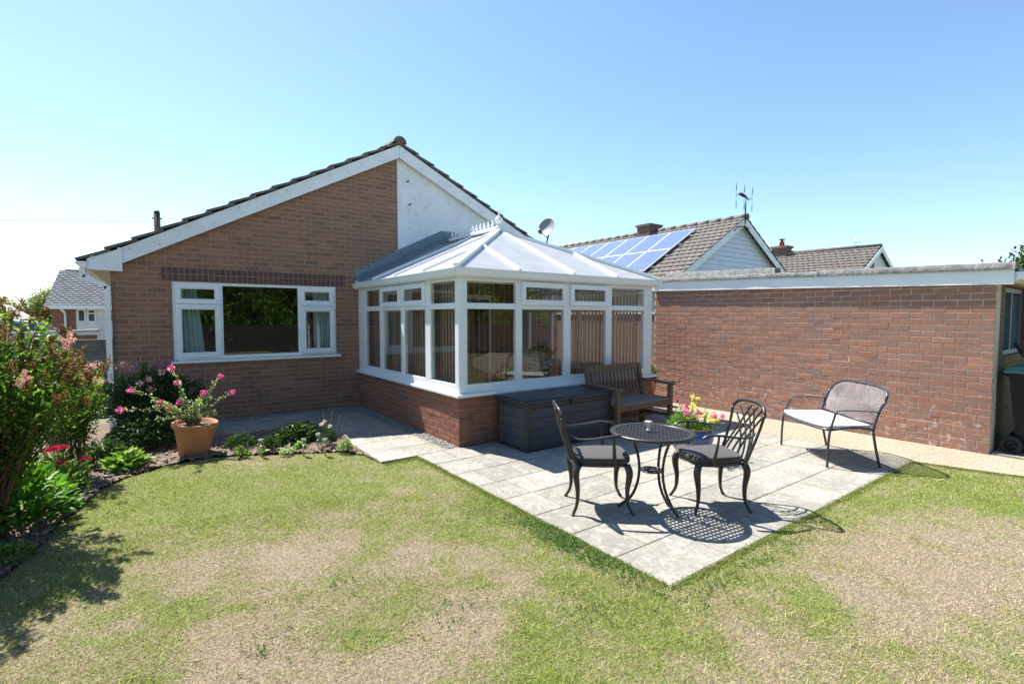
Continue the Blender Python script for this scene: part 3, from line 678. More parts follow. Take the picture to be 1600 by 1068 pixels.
mb = MB(); mb.box(.168, 2.80, YG-.004, YG+.002, WZ1+.012, WZ1+.012+.19)
mb.build('soldier_course', M['soldier_brick'], house)
mb = MB(); mb.box(1.955, 2.02, YG-.014, YG+.01, .52, .56); mb.box(1.955, 2.02, YG-.010, YG+.004, .56, .60)
# bargeboards: front face YB
YB = 8.70
def barge(name, pts):
    m = MB(); m.polyy(pts, YB, YB+.022)
    # screws and a dripping top edge
    n = 9; a, b_ = Vector((pts[0][0], 0, pts[0][1])), Vector((pts[1][0], 0, pts[1][1]))
    return m.build(name, M['painted_board'], house)
bl = barge('bargeboard', [(LX, LZ-.215), (AX-.003, AZ-.225), (AX-.003, AZ), (LX, LZ)])
br = barge('bargeboard', [(AX+.003, AZ-.225), (EX, EZ-.215), (EX, EZ), (AX+.003, AZ)])
for k in range(12):
    sc = MB(); x = LX+.1+k*.34; sc.tube([(x, YB+.005, zl(x)-.06-.09*(k % 2)), (x, YB-.002, zl(x)-.06-.09*(k % 2))], .008, 6); sc.build('screw', M['dark_metal'], bl)
for k in range(8):
    sc = MB(); x = AX+.1+k*.34; sc.tube([(x, YB+.005, zr(x)-.06-.09*(k % 2)), (x, YB-.002, zr(x)-.06-.09*(k % 2))], .008, 6); sc.build('screw', M['dark_metal'], br)
mb = MB(); mb.polyy([(-.640, 2.235), (LX-.005, 2.225), (LX-.005, 2.535), (-.640, 2.375)], YB-.004, YB+.02)
mb.box(LX-.033, LX+.012, YB-.018, YB-.0045, 2.222, 2.545); mb.box(-.620, LX-.034, YB-.010, YB-.0045, 2.400, 2.412)
mb.build('eaves_box', M['painted_board'], house)
mb = MB(); mb.box(-.636, -.618, YB+.021, YG+14, 2.235, 2.375); mb.build('fascia', M['painted_board'], house)
mb = MB(); mb.box(-.617, -.406, YB+.021, YG+14, 2.232, 2.245)
mb.hexa([(LX, YB+.023, LZ-.20), (AX, YB+.023, AZ-.21), (AX, YG-.001, AZ-.21), (LX, YG-.001, LZ-.20), (LX, YB+.023, LZ-.188), (AX, YB+.023, AZ-.198), (AX, YG-.001, AZ-.198), (LX, YG-.001, LZ-.188)])
mb.hexa([(AX+.004, YB+.023, AZ-.21), (EX, YB+.023, EZ-.21), (EX, YG-.001, EZ-.21), (AX+.004, YG-.001, AZ-.21), (AX+.004, YB+.023, AZ-.198), (EX, YB+.023, EZ-.198), (EX, YG-.001, EZ-.198), (AX+.004, YG-.001, AZ-.198)])
mb.build('soffit', M['soffit'], house)
# roof: overlapping tile courses, edge visible at the verge
def courses(m, x0, z0, x1, z1, y0, y1, gauge, th=.032, lift=.045):
    L = math.hypot(x1-x0, z1-z0); n = round(L/gauge); ux, uz = (x1-x0)/L, (z1-z0)/L
    nx, nz = (-uz, ux) if x1 > x0 else (uz, -ux)
    if nz < 0: nx, nz = -nx, -nz
    g = L/n
    for i in range(n):
        a = i*g - .03; e = (i+1)*g+.02
        pa = (x0+ux*a+nx*lift, z0+uz*a+nz*lift); pe = (x0+ux*e+nx*.006, z0+uz*e+nz*.006)
        m.cur = random.random()
        j = random.uniform(-.008, .008)
        m.hexa([(pa[0], y0+j, pa[1]), (pe[0], y0+j, pe[1]), (pe[0], y1, pe[1]), (pa[0], y1, pa[1]),
                (pa[0]+nx*th, y0+j, pa[1]+nz*th), (pe[0]+nx*th, y0+j, pe[1]+nz*th), (pe[0]+nx*th, y1, pe[1]+nz*th), (pa[0]+nx*th, y1, pa[1]+nz*th)])
mb = MB(); courses(mb, -.70, zl(-.70)+.0, AX, AZ+.005, YB-.035, YG+14.3, .345)
courses(mb, EX+.15, EZ-SR*.15, AX, AZ+.005, YB-.035, YG+14.3, .345)
roof = mb.build('roof', M['tile'], house)
mb = MB()
for k in range(34):
    y = YB-.05+k*.44; r0 = .125 if k % 1 == 0 else .12
    prof = [(r0*math.cos(a), r0*.95*math.sin(a)) for a in [math.pi*i/10 for i in range(11)]]
    ya, yb = y, y+.43
    vs = [(AX+px, ya, AZ+.035+pz) for px, pz in prof]+[(AX+px*.95, yb, AZ+.035+pz*.95) for px, pz in prof]
    vs += [(AX+px*.85, ya, AZ+.035+pz*.82) for px, pz in prof]
    n = 11; mb.add(vs, [(i, i+1, n+i+1, n+i) for i in range(n-1)]+[(i, 2*n+i, 2*n+i+1, i+1) for i in range(n-1)]+[tuple(range(2*n, 3*n))])
mb.build('ridge_tile', M['tile'], roof)
# gutter on the left eaves
mb = MB(); prof = [(0, .0), (-.045, -.005), (-.085, -.03), (-.10, -.065), (-.098, -.0), (-.115, .0), (-.118, .012), (0, .012)]
prof = [(-.70-.02+.08, 2.335), (-.755, 2.335), (-.750, 2.300), (-.725, 2.268), (-.690, 2.250), (-.645, 2.250)]
mb.polyy([(-.641, 2.335), (-.758, 2.335), (-.752, 2.300), (-.725, 2.268), (-.690, 2.250), (-.641, 2.250)][::-1], YB-.02, YG+14)
mb.build('gutter', M['upvc'], house)
mb = MB(); s_ = .034
for a, b_ in (((-.695, YG-.03, 2.255), (-.695, YG-.03, 2.13)), ((-.695, YG-.03, 2.14), (-.445, YG-.03, 2.005)), ((-.445, YG-.03, 2.015), (-.445, YG-.03, .05))):
    mb.beam(a, b_, .064, .064, (0, 1, 0))
for z in (1.45, .6): mb.box(-.49, -.405, YG-.066, YG+.01, z, z+.03)
mb.build('downpipe', M['upvc'], house)
# ---- window in the gable
def frame_rect(m, x0, x1, z0, z1, wd, y0, y1):
    m.bbox(x0, x1, y0, y1, z0, z0+wd, .004); m.bbox(x0, x1, y0, y1, z1-wd, z1, .004)
    m.bbox(x0, x0+wd, y0+.0005, y1, z0+wd, z1-wd, .004); m.bbox(x1-wd, x1, y0+.0005, y1, z0+wd, z1-wd, .004)
mb = MB(); Y0, Y1 = YG+.012, YG+.08
mb.bbox(WX0, WX1, Y0, Y1, WZ0, WZ0+.055); mb.bbox(WX0, WX1, Y0, Y1, WZ1-.045, WZ1)
for a, b_ in ((WX0, WX0+.055), (.875, .93), (2.02, 2.075), (WX1-.055, WX1)): mb.bbox(a, b_, Y0+.001, Y1, WZ0+.055, WZ1-.045)
mb.bbox(WX0+.055, .875, Y0+.002, Y1, 1.765, 1.82); mb.bbox(2.075, WX1-.055, Y0+.002, Y1, 1.765, 1.82)
win = mb.build('window', M['upvc'], house)
for (x0, x1, z0, z1, op) in ((.325, .895, 1.795, 2.09, 0), (.325, .895, .995, 1.785, 0), (2.055, 2.60, 1.80, 2.09, 0), (2.06, 2.60, .995, 1.765, 1)):
    s = MB(); frame_rect(s, x0, x1, z0, z1, .062, Y0-.022-.03*op, Y0-.001)
    frame_rect(s, x0+.062, x1-.062, z0+.062, z1-.062, .014, Y0-.014-.03*op, Y0-.002); s.build('window_sash', M['upvc'], win)
for (x0, x1, z0, z1) in ((.39, .83, 1.86, 2.03), (.39, .83, 1.06, 1.72), (2.12, 2.54, 1.86, 2.03), (2.12, 2.54, 1.06, 1.705), (.93, 2.02, WZ0+.055, WZ1-.045)):
    s = MB(); s.add([(x0, Y0+.010, z0), (x1, Y0+.010, z0), (x1, Y0+.010, z1), (x0, Y0+.010, z1)], [(0, 1, 2, 3)]); s.build('pane', M['glass'], win)
mb = MB(); mb.bbox(WX0-.04, WX1+.06, YG-.055, YG+.03, WZ0-.042, WZ0-.002, .006); mb.build('sill', M['upvc'], win)
mb = MB(); mb.tube([(2.135, Y0-.075, 1.40), (2.135, Y0-.052, 1.40), (2.19, Y0-.06, 1.40)], .008, 6); mb.build('handle', M['steel'], win)
# room behind the window (a dim box with a pale far wall)
mb = MB()
def inbox(m, x0, x1, y0, y1, z0, z1):
    m.box(x0-.05, x0, y0, y1, z0, z1); m.box(x1, x1+.05, y0, y1, z0, z1); m.box(x0, x1, y1, y1+.05, z0, z1); m.box(x0, x1, y0, y1, z0-.05, z0); m.box(x0, x1, y0, y1, z1, z1+.05)
inbox(mb, -.10, 3.1, YG+.251, YG+4, .05, 2.35); inbox(mb, 3.3, 7.2, YG+.251, YG+4, .055, 2.35)
mb.build('interior_wall', M['dark_room'], house)
# window of the room behind the conservatory
mb = MB(); Z0 = IZ0; mb.bbox(IX0, IX1, Y0, Y1, IZ0, IZ0+.06); mb.bbox(IX0, IX1, Y0, Y1, IZ1-.06, IZ1)
for a in (IX0, 5.15, IX1-.05): mb.bbox(a, a+.05, Y0+.001, Y1, IZ0+.06, IZ1-.06)
w2 = mb.build('window', M['upvc'], house)
for a, b_ in ((IX0+.05, 5.15), (5.20, IX1-.05)):
    s = MB(); frame_rect(s, a, b_, IZ0+.06, IZ1-.06, .035, Y0-.02, Y0-.001); s.build('window_sash', M['upvc'], w2)
    s = MB(); s.add([(a, Y0+.01, IZ0+.06), (b_, Y0+.01, IZ0+.06), (b_, Y0+.01, IZ1-.06), (a, Y0+.01, IZ1-.06)], [(0, 1, 2, 3)]); s.build('pane', M['glass'], w2)
mb = MB(); mb.bbox(IX0-.03, IX1+.03, YG-.03, YG+.03, IZ0-.04, IZ0-.002); mb.build('sill', M['upvc'], w2)

def curtain(x0, x1, z0, z1, y, lab, grp=None, swing=0.):
    n = 60; vs = []
    for i in range(n+1):
        t = i/n; x = x0+(x1-x0)*t
        for z, k in ((z0, 1.), (z1, .55)):
            xx = x+swing*(1 if k == 1. else 0)*(t)
            vs.append((xx, y+.028*k*math.sin(t*34)+.012*math.sin(t*71), z))
    m = MB(); m.smooth = True; m.add(vs, [(2*i, 2*i+2, 2*i+3, 2*i+1) for i in range(n)]); o = m.build('curtain', M['curtain']); return tag(o, lab, 'curtain', grp)
curtain(.32, .60, .99, 2.1, YG+.19, 'pale grey blue curtain drawn back at the left end of the wide window', 'curtains behind the windows', .10)
curtain(2.30, 2.62, .99, 2.1, YG+.19, 'pale grey blue curtain behind the open right casement of the wide window', 'curtains behind the windows', -.05)

# ================================================================== THE CONSERVATORY
CX0, CX1, CY0, CY1 = 3.025, 6.700, 5.240, YG
cons = thing('conservatory', (4.85, 7.0, 0), 0, 'white framed conservatory with hipped translucent roof on a low brick wall', 'conservatory')
mb = MB(); mb.m = 1; mb.box(CX0+.006, CX1, CY0+.006, CY0+.22, 0, .618); mb.box(CX0+.006, CX0+.22, CY0+.22, CY1-.002, 0, .618); mb.m = 0
brickface(mb, 'X', CX0, -1, CY0+.001, CY1-.003, lambda y: .619, rough=.0012); brickface(mb, 'Y', CY0, -1, CX0+.001, CX1, lambda y: .619, rough=.0012); mb.m = 1; mb.box(CX1-.22, CX1, CY0+.22, CY1-.002, 0, .618)
mb.build('dwarf_wall', [M['cons_relief'], simple('cons_mortar', (.33, .28, .21), (.25, .21, .16), 18, .95, .5, 120, .004)], cons)
mb = MB(); mb.box(CX0+.22, CX1-.22, CY0+.22, CY1-.002, -.02, .05); mb.build('floor', M['floor_tile'], cons)
mb = MB(); mb.bbox(CX0-.045, CX1+.06, CY0-.055, CY0+.10, .6185, .656, .005); mb.bbox(CX0-.045, CX0+.10, CY0+.1005, CY1-.003, .6185, .656, .005); mb.bbox(CX1-.10, CX1+.06, CY0+.1005, CY1-.003, .6185, .656, .005)
mb.bbox(CX0+.101, CX1-.101, CY0+.1005, CY0+.26, .6185, .645); mb.bbox(CX0+.101, CX0+.26, CY0+.261, CY1-.003, .6185, .645)
mb.build('sill', M['upvc'], cons)
FZ0, FZ1 = .6565, 2.10; BT, TR0, TR1, HD = .765, 1.700, 1.775, 2.045
FT = .06
def fr(m, ax, a, b_, z0, z1, off=0., th=FT):     # bar on the front (ax X) or side (ax Y) face
    if ax == 'F': m.bbox(a, b_, CY0+.012-off, CY0+.012+th, z0, z1, .004)
    elif ax == 'L': m.bbox(CX0+.012-off, CX0+.012+th, a, b_, z0, z1, .004)
    else: m.bbox(CX1-.012-th, CX1-.012+off, a, b_, z0, z1, .004)
def face(ax, muls, vents, name, u0, u1):
    m = MB(); fr(m, ax, u0, u1, FZ0, BT); fr(m, ax, u0, u1, HD, FZ1)
    for a, b_ in muls: fr(m, ax, a, b_, BT, HD, .001)
    for i in range(len(muls)-1): fr(m, ax, muls[i][1], muls[i+1][0], TR0, TR1, .0006)
    f = m.build(name, M['upvc'], cons)
    yy = {'F': CY0+.026, 'L': CX0+.026, 'R': CX1-.026}[ax]
    for i in range(len(muls)-1):
        a, b_ = muls[i][1], muls[i+1][0]
        for z0, z1 in ((BT, TR0), (TR1, HD)):
            v = [(a, yy, z0), (b_, yy, z0), (b_, yy, z1), (a, yy, z1)] if ax == 'F' else [(yy, a, z0), (yy, b_, z0), (yy, b_, z1), (yy, a, z1)]
            g = MB(); g.add(v, [(0, 1, 2, 3)]); g.build('pane', M['cons_glass'], f)
        if i in vents:
            s = MB(); a -= .025; b_ += .025
            for z0, z1 in ((TR1-.018, TR1+.055), (HD-.052, HD+.018)): fr(s, ax, a, b_, z0, z1, .035, -.001)
            for p, q in ((a, a+.068), (b_-.068, b_)): fr(s, ax, p, q, TR1+.055, HD-.052, .0345, -.001)
            s.build('fanlight', M['upvc'], f)
    return f
fF = face('F', [(CX0+.10, 3.157), (3.899, 4.005), (4.744, 4.879), (5.602, 5.729), (6.481, 6.60)], (1, 2), 'window_frame', CX0+.10, 6.60)
fL = face('L', [(CY0+.10, 5.325), (6.008, 6.161), (6.856, 6.971), (7.675, 7.812), (8.46, 8.60)][:], (1, 2), 'window_frame', CY0+.10, 8.60)
fR = face('R', [(CY0+.10, 5.325), (6.05, 6.16), (6.90, 7.01), (7.71, 7.82), (8.46, 8.60)], (), 'window_frame', CY0+.10, 8.60)
for (x, y) in ((CX0+.008, CY0+.008), (CX1-.108, CY0+.008)):
    m = MB(); m.bbox(x, x+.0915, y, y+.0915, FZ0, FZ1, .008); m.build('corner_post', M['upvc'], cons)
for a in (CX0+.008, CX1-.09): m = MB(); m.box(a, a+.082, 8.601, CY1-.002, FZ0, FZ1); m.build('wall_post', M['upvc'], cons)
# eaves beam and gutter
m = MB(); e0 = CX0-.02; 
m.box(e0, CX1+.02, CY0-.02, CY0+.10, FZ1+.0005, FZ1+.05); m.box(e0, e0+.12, CY0+.10, CY1-.003, FZ1+.0005, FZ1+.05); m.box(CX1-.10, CX1+.02, CY0+.10, CY1-.003, FZ1+.0005, FZ1+.05)
m.build('eaves_beam', M['upvc'], cons)
def gut(path, prof, m, side=1):
    # sweep profile (out, z) along polyline in XY with mitred corners
    n = len(path); rings = []
    for i, p in enumerate(path):
        d0 = Vector(path[i])-Vector(path[i-1]) if i > 0 else Vector(path[1])-Vector(path[0])
        d1 = Vector(path[i+1])-Vector(path[i]) if i < n-1 else d0
        d0 = Vector(d0[:2]).normalized(); d1 = Vector(d1[:2]).normalized()
        n0 = Vector((d0.y, -d0.x)); n1 = Vector((d1.y, -d1.x)); mm = (n0+n1); mm = mm/ (mm.length_squared/2) if mm.length > 1e-4 else n0
        rings.append([(p[0]+mm.x*o*side, p[1]+mm.y*o*side, z) for o, z in prof])
    k = len(prof); vs = [q for r_ in rings for q in r_]
    m.add(vs, [(i*k+j, i*k+(j+1) % k, (i+1)*k+(j+1) % k, (i+1)*k+j) for i in range(n-1) for j in range(k)]+[tuple(range(k)), tuple((n-1)*k+j for j in range(k))[::-1]])
m = MB(); gut([(e0, CY1-.003), (e0, CY0-.02), (CX1+.02, CY0-.02), (CX1+.02, CY1-.003)], [(.0, 2.085), (.035, 2.088), (.062, 2.105), (.072, 2.135), (.075, 2.17), (.086, 2.178), (.086, 2.190), (.070, 2.190), (.0, 2.165)], m)
m.build('gutter', M['upvc'], cons)
m = MB(); m.tube([(CX1+.075, CY0+.15, 2.09), (CX1+.075, CY0+.15, 2.0), (CX1+.03, CY0+.15, 1.92), (CX1+.03, CY0+.15, .05)], .032, 10); m.build('downpipe', M['upvc'], cons)
# hipped roof of translucent sheets
RX, RY0, RZ = 4.86, 7.03, 3.045; EZc = 2.185; ex0, ex1, ey0 = CX0-.06, CX1+.06, CY0-.06
def roofquad(name, pts, th=.016):
    m = MB(); n = (Vector(pts[1])-Vector(pts[0])).cross(Vector(pts[2])-Vector(pts[0])).normalized()
    if n.z < 0: n = -n
    k = len(pts); m.add([tuple(p) for p in pts]+[tuple(Vector(p)+n*th) for p in pts], [tuple(range(k)), tuple(range(k, 2*k))[::-1]]+[(i, (i+1) % k, k+(i+1) % k, k+i) for i in range(k)])
    return m.build(name, M['poly'], cons)
def Lp(y, t): return (ex0+(RX-ex0)*t, y, EZc+(RZ-EZc)*t)       # left slope point
def Rp(y, t): return (ex1+(RX-ex1)*t, y, EZc+(RZ-EZc)*t)
def Fp(x, t): return (x, ey0+(RY0-ey0)*t, EZc+(RZ-EZc)*t)
ys = [CY1-.02, 7.85, 6.97]
for P_, exx in ((Lp, ex0), (Rp, ex1)):
    for a, b_ in ((ys[0], ys[1]), (ys[1], ys[2] if ys[2] > RY0 else RY0)): roofquad('roof_panel', [P_(a, 0), P_(b_, 0), P_(b_, 1), P_(a, 1)])
    # hip part: from RY0 down to ey0
    t6 = (6.07-ey0)/(RY0-ey0)
    roofquad('roof_panel', [P_(RY0, 0), P_(6.07, 0), P_(6.07, t6), P_(RY0, 1)])
    roofquad('roof_panel', [P_(6.07, 0), P_(ey0, 0), P_(6.07, t6)])
xs = [ex0, 3.90, RX, 5.75, ex1]
for i in range(4):
    a, b_ = xs[i], xs[i+1]
    ta = (a-ex0)/(RX-ex0) if a <= RX else (ex1-a)/(ex1-RX); tb = (b_-ex0)/(RX-ex0) if b_ <= RX else (ex1-b_)/(ex1-RX)
    pts = [Fp(a, 0), Fp(b_, 0)]
    if tb > .01: pts.append(Fp(b_, min(tb, 1)))
    if ta > .01: pts.append(Fp(a, min(ta, 1)))
    roofquad('roof_panel', pts)
def rafter(p, q, wd=.055, h=.035, name='rafter', lift=.03):
    m = MB(); p = Vector(p)+Vector((0, 0, lift)); q = Vector(q)+Vector((0, 0, lift)); m.beam(p, q, wd, h); m.beam(p+Vector((0, 0, .022)), q+Vector((0, 0, .022)), wd*.5, .012); m.build(name, M['upvc'], cons)
for P_ in (Lp, Rp):
    for y in (CY1-.12, 7.85, RY0): rafter(P_(y, -.01), P_(y, .985))
    rafter(P_(6.07, -.01), P_(6.07, (6.07-ey0)/(RY0-ey0)))
rafter(Fp(3.90, -.01), Fp(3.90, (3.90-ex0)/(RX-ex0))); rafter(Fp(RX, -.01), Fp(RX, .985)); rafter(Fp(5.75, -.01), Fp(5.75, (ex1-5.75)/(ex1-RX)))
rafter((ex0-.01, ey0-.01, EZc), (RX, RY0, RZ), .075, .05, 'hip_rafter', .032); rafter((ex1+.01, ey0-.01, EZc), (RX, RY0, RZ), .075, .05, 'hip_rafter', .032)
m = MB(); m.bbox(RX-.09, RX+.09, RY0-.04, CY1-.05, RZ+.02, RZ+.075, .01); m.bbox(RX-.02, RX+.02, RY0-.02, CY1-.06, RZ+.0755, RZ+.10, .004)
ridge = m.build('ridge', M['upvc'], cons)
for k in range(12):
    y = RY0+.20+k*.128; m = MB(); z = RZ+.10
    m.polyy([(-.008, 0), (.008, 0), (.008, .05), (.0, .055)], 0, .001) if False else None
    m.tube([(RX, y, z), (RX, y, z+.035)], .012, 6); m.tube([(RX, y, z+.035), (RX, y, z+.06), (RX, y, z+.12)], [.012, .024, .002], 6)
    m.tube([(RX, y-.035, z+.065), (RX, y-.03, z+.04), (RX, y, z+.03), (RX, y+.03, z+.04), (RX, y+.035, z+.065)], [.004, .009, .009, .009, .004], 6)
    m.build('cresting_spike', M['upvc'], ridge)
m = MB(); m.lathe([(.055, 0), (.05, .03), (.025, .045), (.03, .07), (.06, .10), (.07, .13), (.055, .165), (.025, .18), (.03, .20), (.012, .22), (.010, .28), (.001, .35)], (RX, RY0, RZ+.07), 16); m.build('finial', M['upvc'], ridge)
# lead flashing, stepped along the brick
m = MB(); fl0 = (2.985, 2.26); fl1 = (4.70, 3.145); s = (fl1[1]-fl0[1])/(fl1[0]-fl0[0]); x = fl0[0]-.01
while x < 3.79:
    xe = min(x+.125, 3.79); m.polyy([(x, fl0[1]+s*(x-fl0[0])-.02), (xe, fl0[1]+s*(xe-fl0[0])-.02), (xe, fl0[1]+s*(x-fl0[0])+.195), (x, fl0[1]+s*(x-fl0[0])+.195)], YG-.006, YG+.0005); x = xe
m.polyy([(3.79, fl0[1]+s*(3.79-fl0[0])-.02), (4.70, fl1[1]-.02), (4.70, fl1[1]+.14), (3.79, fl0[1]+s*(3.79-fl0[0])+.17)], YG-.006, YG+.0125)
m.polyy([(4.70, fl1[1]-.02), (5.0, fl1[1]-.02), (5.0, fl1[1]+.14), (4.70, fl1[1]+.14)], YG-.010, YG+.0125)
m.polyy([(5.0, fl1[1]-.02), (6.75, 2.24), (6.75, 2.40), (5.0, fl1[1]+.14)], YG-.006, YG+.0125)
m.add([(2.965, YG-.20, 2.205), (2.965, YG-.004, 2.26), (4.84, YG-.004, 3.15), (4.84, YG-.20, 3.10), (2.965, YG-.20, 2.23), (2.965, YG-.004, 2.30), (4.84, YG-.004, 3.19), (4.84, YG-.20, 3.125)], [(0, 3, 2, 1), (4, 5, 6, 7), (0, 1, 5, 4), (1, 2, 6, 5), (2, 3, 7, 6), (3, 0, 4, 7)])
m.build('lead_flashing', M['lead'], cons)
# vertical blinds (open slats) hang inside
def blind(name, lab, start, end, step, ang, wd=.089, z0=.72, z1=2.03, stack=None):
    t = thing(name, ((start[0]+end[0])/2, (start[1]+end[1])/2, z1), 0, lab, 'blind', 'vertical blinds inside the conservatory')
    m = MB(); m.beam((start[0], start[1], z1+.02), (end[0], end[1], z1+.02), .03, .03); m.build('headrail', M['upvc'], t)
    m = MB(); L = math.dist(start, end); n = int(L/step)
    for k in range(n+1):
        f = k/n; x = start[0]+(end[0]-start[0])*f; y = start[1]+(end[1]-start[1])*f; a = ang(f)+random.uniform(-.03, .03)
        dx, dy = math.cos(a)*wd/2, math.sin(a)*wd/2; nx_, ny_ = -math.sin(a)*.0006, math.cos(a)*.0006
        m.hexa([(x-dx-nx_, y-dy-ny_, z0), (x+dx-nx_, y+dy-ny_, z0), (x+dx+nx_, y+dy+ny_, z0), (x-dx+nx_, y-dy+ny_, z0), (x-dx-nx_, y-dy-ny_, z1), (x+dx-nx_, y+dy-ny_, z1), (x+dx+nx_, y+dy+ny_, z1), (x-dx+nx_, y-dy+ny_, z1)])
    m.build('slat', M['blind'], t)
blind('vertical_blind', 'brown vertical blind with slats turned open behind the front conservatory panes', (3.20, 5.42), (6.50, 5.42), .078, lambda f: R(56-34*min(1, max(0, f-.36)/.3)))
blind('vertical_blind', 'brown vertical blind seen almost edge on behind the side conservatory panes', (3.20, 5.55), (3.20, 8.5), .078, lambda f: R(79))

# ================================================================== THE GARAGE
gar = thing('brick_garage', (9.2, 3.7, 0), 0, 'flat roofed red brick garage with white fascia and grey felt edge', 'garage')
GXX, GY0, GY1, GX1_ = 7.812, 1.335, 6.08, 11.6
def gz(y, z0): return z0+(y-GY0)*.0262
m = MB()
m.hexa([(GXX, GY0, 0), (GXX+.22, GY0, 0), (GXX+.22, GY1, 0), (GXX, GY1, 0), (GXX, GY0, gz(GY0, 2.03)), (GXX+.22, GY0, gz(GY0, 2.03)), (GXX+.22, GY1, gz(GY1, 2.03)), (GXX, GY1, gz(GY1, 2.03))])

m.v = [(x+(.005 if abs(x-GXX) < .001 else 0), y, z) for x, y, z in m.v]; m.m = 1
m.m = 1; m.mi = [1]*len(m.f); m.m = 0
brickface(m, 'X', GXX, -1, GY0, GY1, lambda y: gz(y, 2.03), .0085, aref=GY0)
m.build('wall', [M['garage_relief'], M['mortar_pale']], gar)
M['end_brick'] = brickmat('garage_end_brick', [(.15, .095, .04), (.12, .08, .04), (.17, .115, .055)], (.20, .165, .10))
m = MB(); m.box(GXX+.003+.219, 8.29, GY0+.004, GY0+.22, 0, 2.03); m.box(8.29, 9.6, GY0+.004, GY0+.22, 0, 1.12); m.box(9.6, GX1_, GY0+.004, GY0+.22, 0, 2.03); m.box(8.29, 9.6, GY0+.004, GY0+.22, 1.97, 2.03)
m.box(GXX+.222, GX1_, GY1-.22, GY1, 0, 2.14); m.box(GX1_, GX1_+.22, GY0+.004, GY1, 0, 2.03)
m.build('end_wall', M['end_brick'], gar)
m = MB(); frame_rect(m, 8.292, 9.598, 1.122, 1.968, .06, GY0+.05, GY0+.12); m.box(8.93, 8.98, GY0+.051, GY0+.12, 1.182, 1.908)
gw = m.build('window', simple('blue_grey_frame', (.10, .15, .20), None, 9, .5), gar)
m = MB(); m.add([(8.35, GY0+.09, 1.18), (9.54, GY0+.09, 1.18), (9.54, GY0+.09, 1.91), (8.35, GY0+.09, 1.91)], [(0, 1, 2, 3)]); m.build('pane', simple('blue_grey_pane', (.07, .12, .19), (.05, .09, .14), 2, .12, spec=.8), gw)
m = MB(); x = GXX-.03
m.hexa([(x-.018, GY0-.14, gz(GY0, 1.968)-.004), (x, GY0-.14, gz(GY0, 1.968)-.004), (x, GY1+.05, gz(GY1, 1.968)), (x-.018, GY1+.05, gz(GY1, 1.968)), (x-.018, GY0-.14, gz(GY0, 2.135)-.004), (x, GY0-.14, gz(GY0, 2.135)-.004), (x, GY1+.05, gz(GY1, 2.135)), (x-.018, GY1+.05, gz(GY1, 2.135))])
for k in range(9):
    y = GY0+.35+k*.55; m.tube([(x-.015, y, gz(y, 2.05)), (x-.022, y, gz(y, 2.05))], .007, 6)
fa = m.build('fascia', M['upvc'], gar)
m = MB(); m.hexa([(x+.001, GY0-.139, gz(GY0, 1.969)), (GXX-.001, GY0-.139, gz(GY0, 1.969)), (GXX-.001, GY1, gz(GY1, 1.969)), (x+.001, GY1, gz(GY1, 1.969)), (x+.001, GY0-.139, gz(GY0, 2.03)), (GXX-.001, GY0-.139, gz(GY0, 2.03)), (GXX-.001, GY1, gz(GY1, 2.03)), (x+.001, GY1, gz(GY1, 2.03))])
m.box(x+.02, GX1_, GY0-.13, GY0-.112, 1.99, 2.12); m.box(x+.02, GX1_, GY0-.111, GY0+.003, 1.995, 2.01)
m.build('soffit', M['soffit'], gar)
# felt kerb: bumpy strip with lap joints
def feltstrip(m, xa, xb, ya, yb, zf0, zf1, seed=0):
    n = 60; vs = []
    for i in range(n+1):
        y = ya+(yb-ya)*i/n; j = .007*mnoise.noise((y*3, seed, 0))+.004*mnoise.noise((y*14, seed, 1))
        for (px, pz) in ((xa, zf0(y)-.004), (xa-.004, zf1(y)-.012+j), (xa+.03, zf1(y)+j), (xb-.05, zf1(y)+.004+j), (xb, zf0(y)+.02)): vs.append((px+j*.6, y, pz))
    m.smooth = True; m.add(vs, [(i*5+k, i*5+k+1, (i+1)*5+k+1, (i+1)*5+k) for i in range(n) for k in range(4)]+[(0, 1, 2, 3, 4), tuple(n*5+k for k in (4, 3, 2, 1, 0))]); m.smooth = False
m = MB(); feltstrip(m, x-.045, x+.20, GY0-.15, 3.20, lambda y: gz(y, 2.136), lambda y: gz(y, 2.215)); feltstrip(m, x-.043, x+.20, 3.19, GY1+.06, lambda y: gz(y, 2.136), lambda y: gz(y, 2.205), 2)
m.hexa([(x+.1, GY0-.15, gz(GY0, 2.04)), (GX1_, GY0-.15, 2.04), (GX1_, GY1, 2.16), (x+.1, GY1, gz(GY1, 2.04)), (x+.1, GY0-.15, gz(GY0, 2.15)), (GX1_, GY0-.15, 2.15), (GX1_, GY1, 2.27), (x+.1, GY1, gz(GY1, 2.15))])
feltstrip(m, 9.0, 9.25, 4.42, 6.75, lambda y: 2.28, lambda y: 2.474+(y-4.42)*.030, 5)
m.build('roof_felt', M['felt'], gar)
m = MB(); pr = [(-.0, 2.10), (-.11, 2.10), (-.10, 2.05), (-.06, 2.015), (-.0, 2.005)]
n = 5; ys_ = [(GY0-.131+o, z) for o, z in pr]
m.add([(7.80, y, z) for y, z in ys_]+[(GX1_, y, z) for y, z in ys_], [tuple(range(n)), tuple(range(n, 2*n))[::-1]]+[(i, n+i, n+(i+1) % n, (i+1) % n) for i in range(n)])
m.build('gutter', M['upvc'], gar)

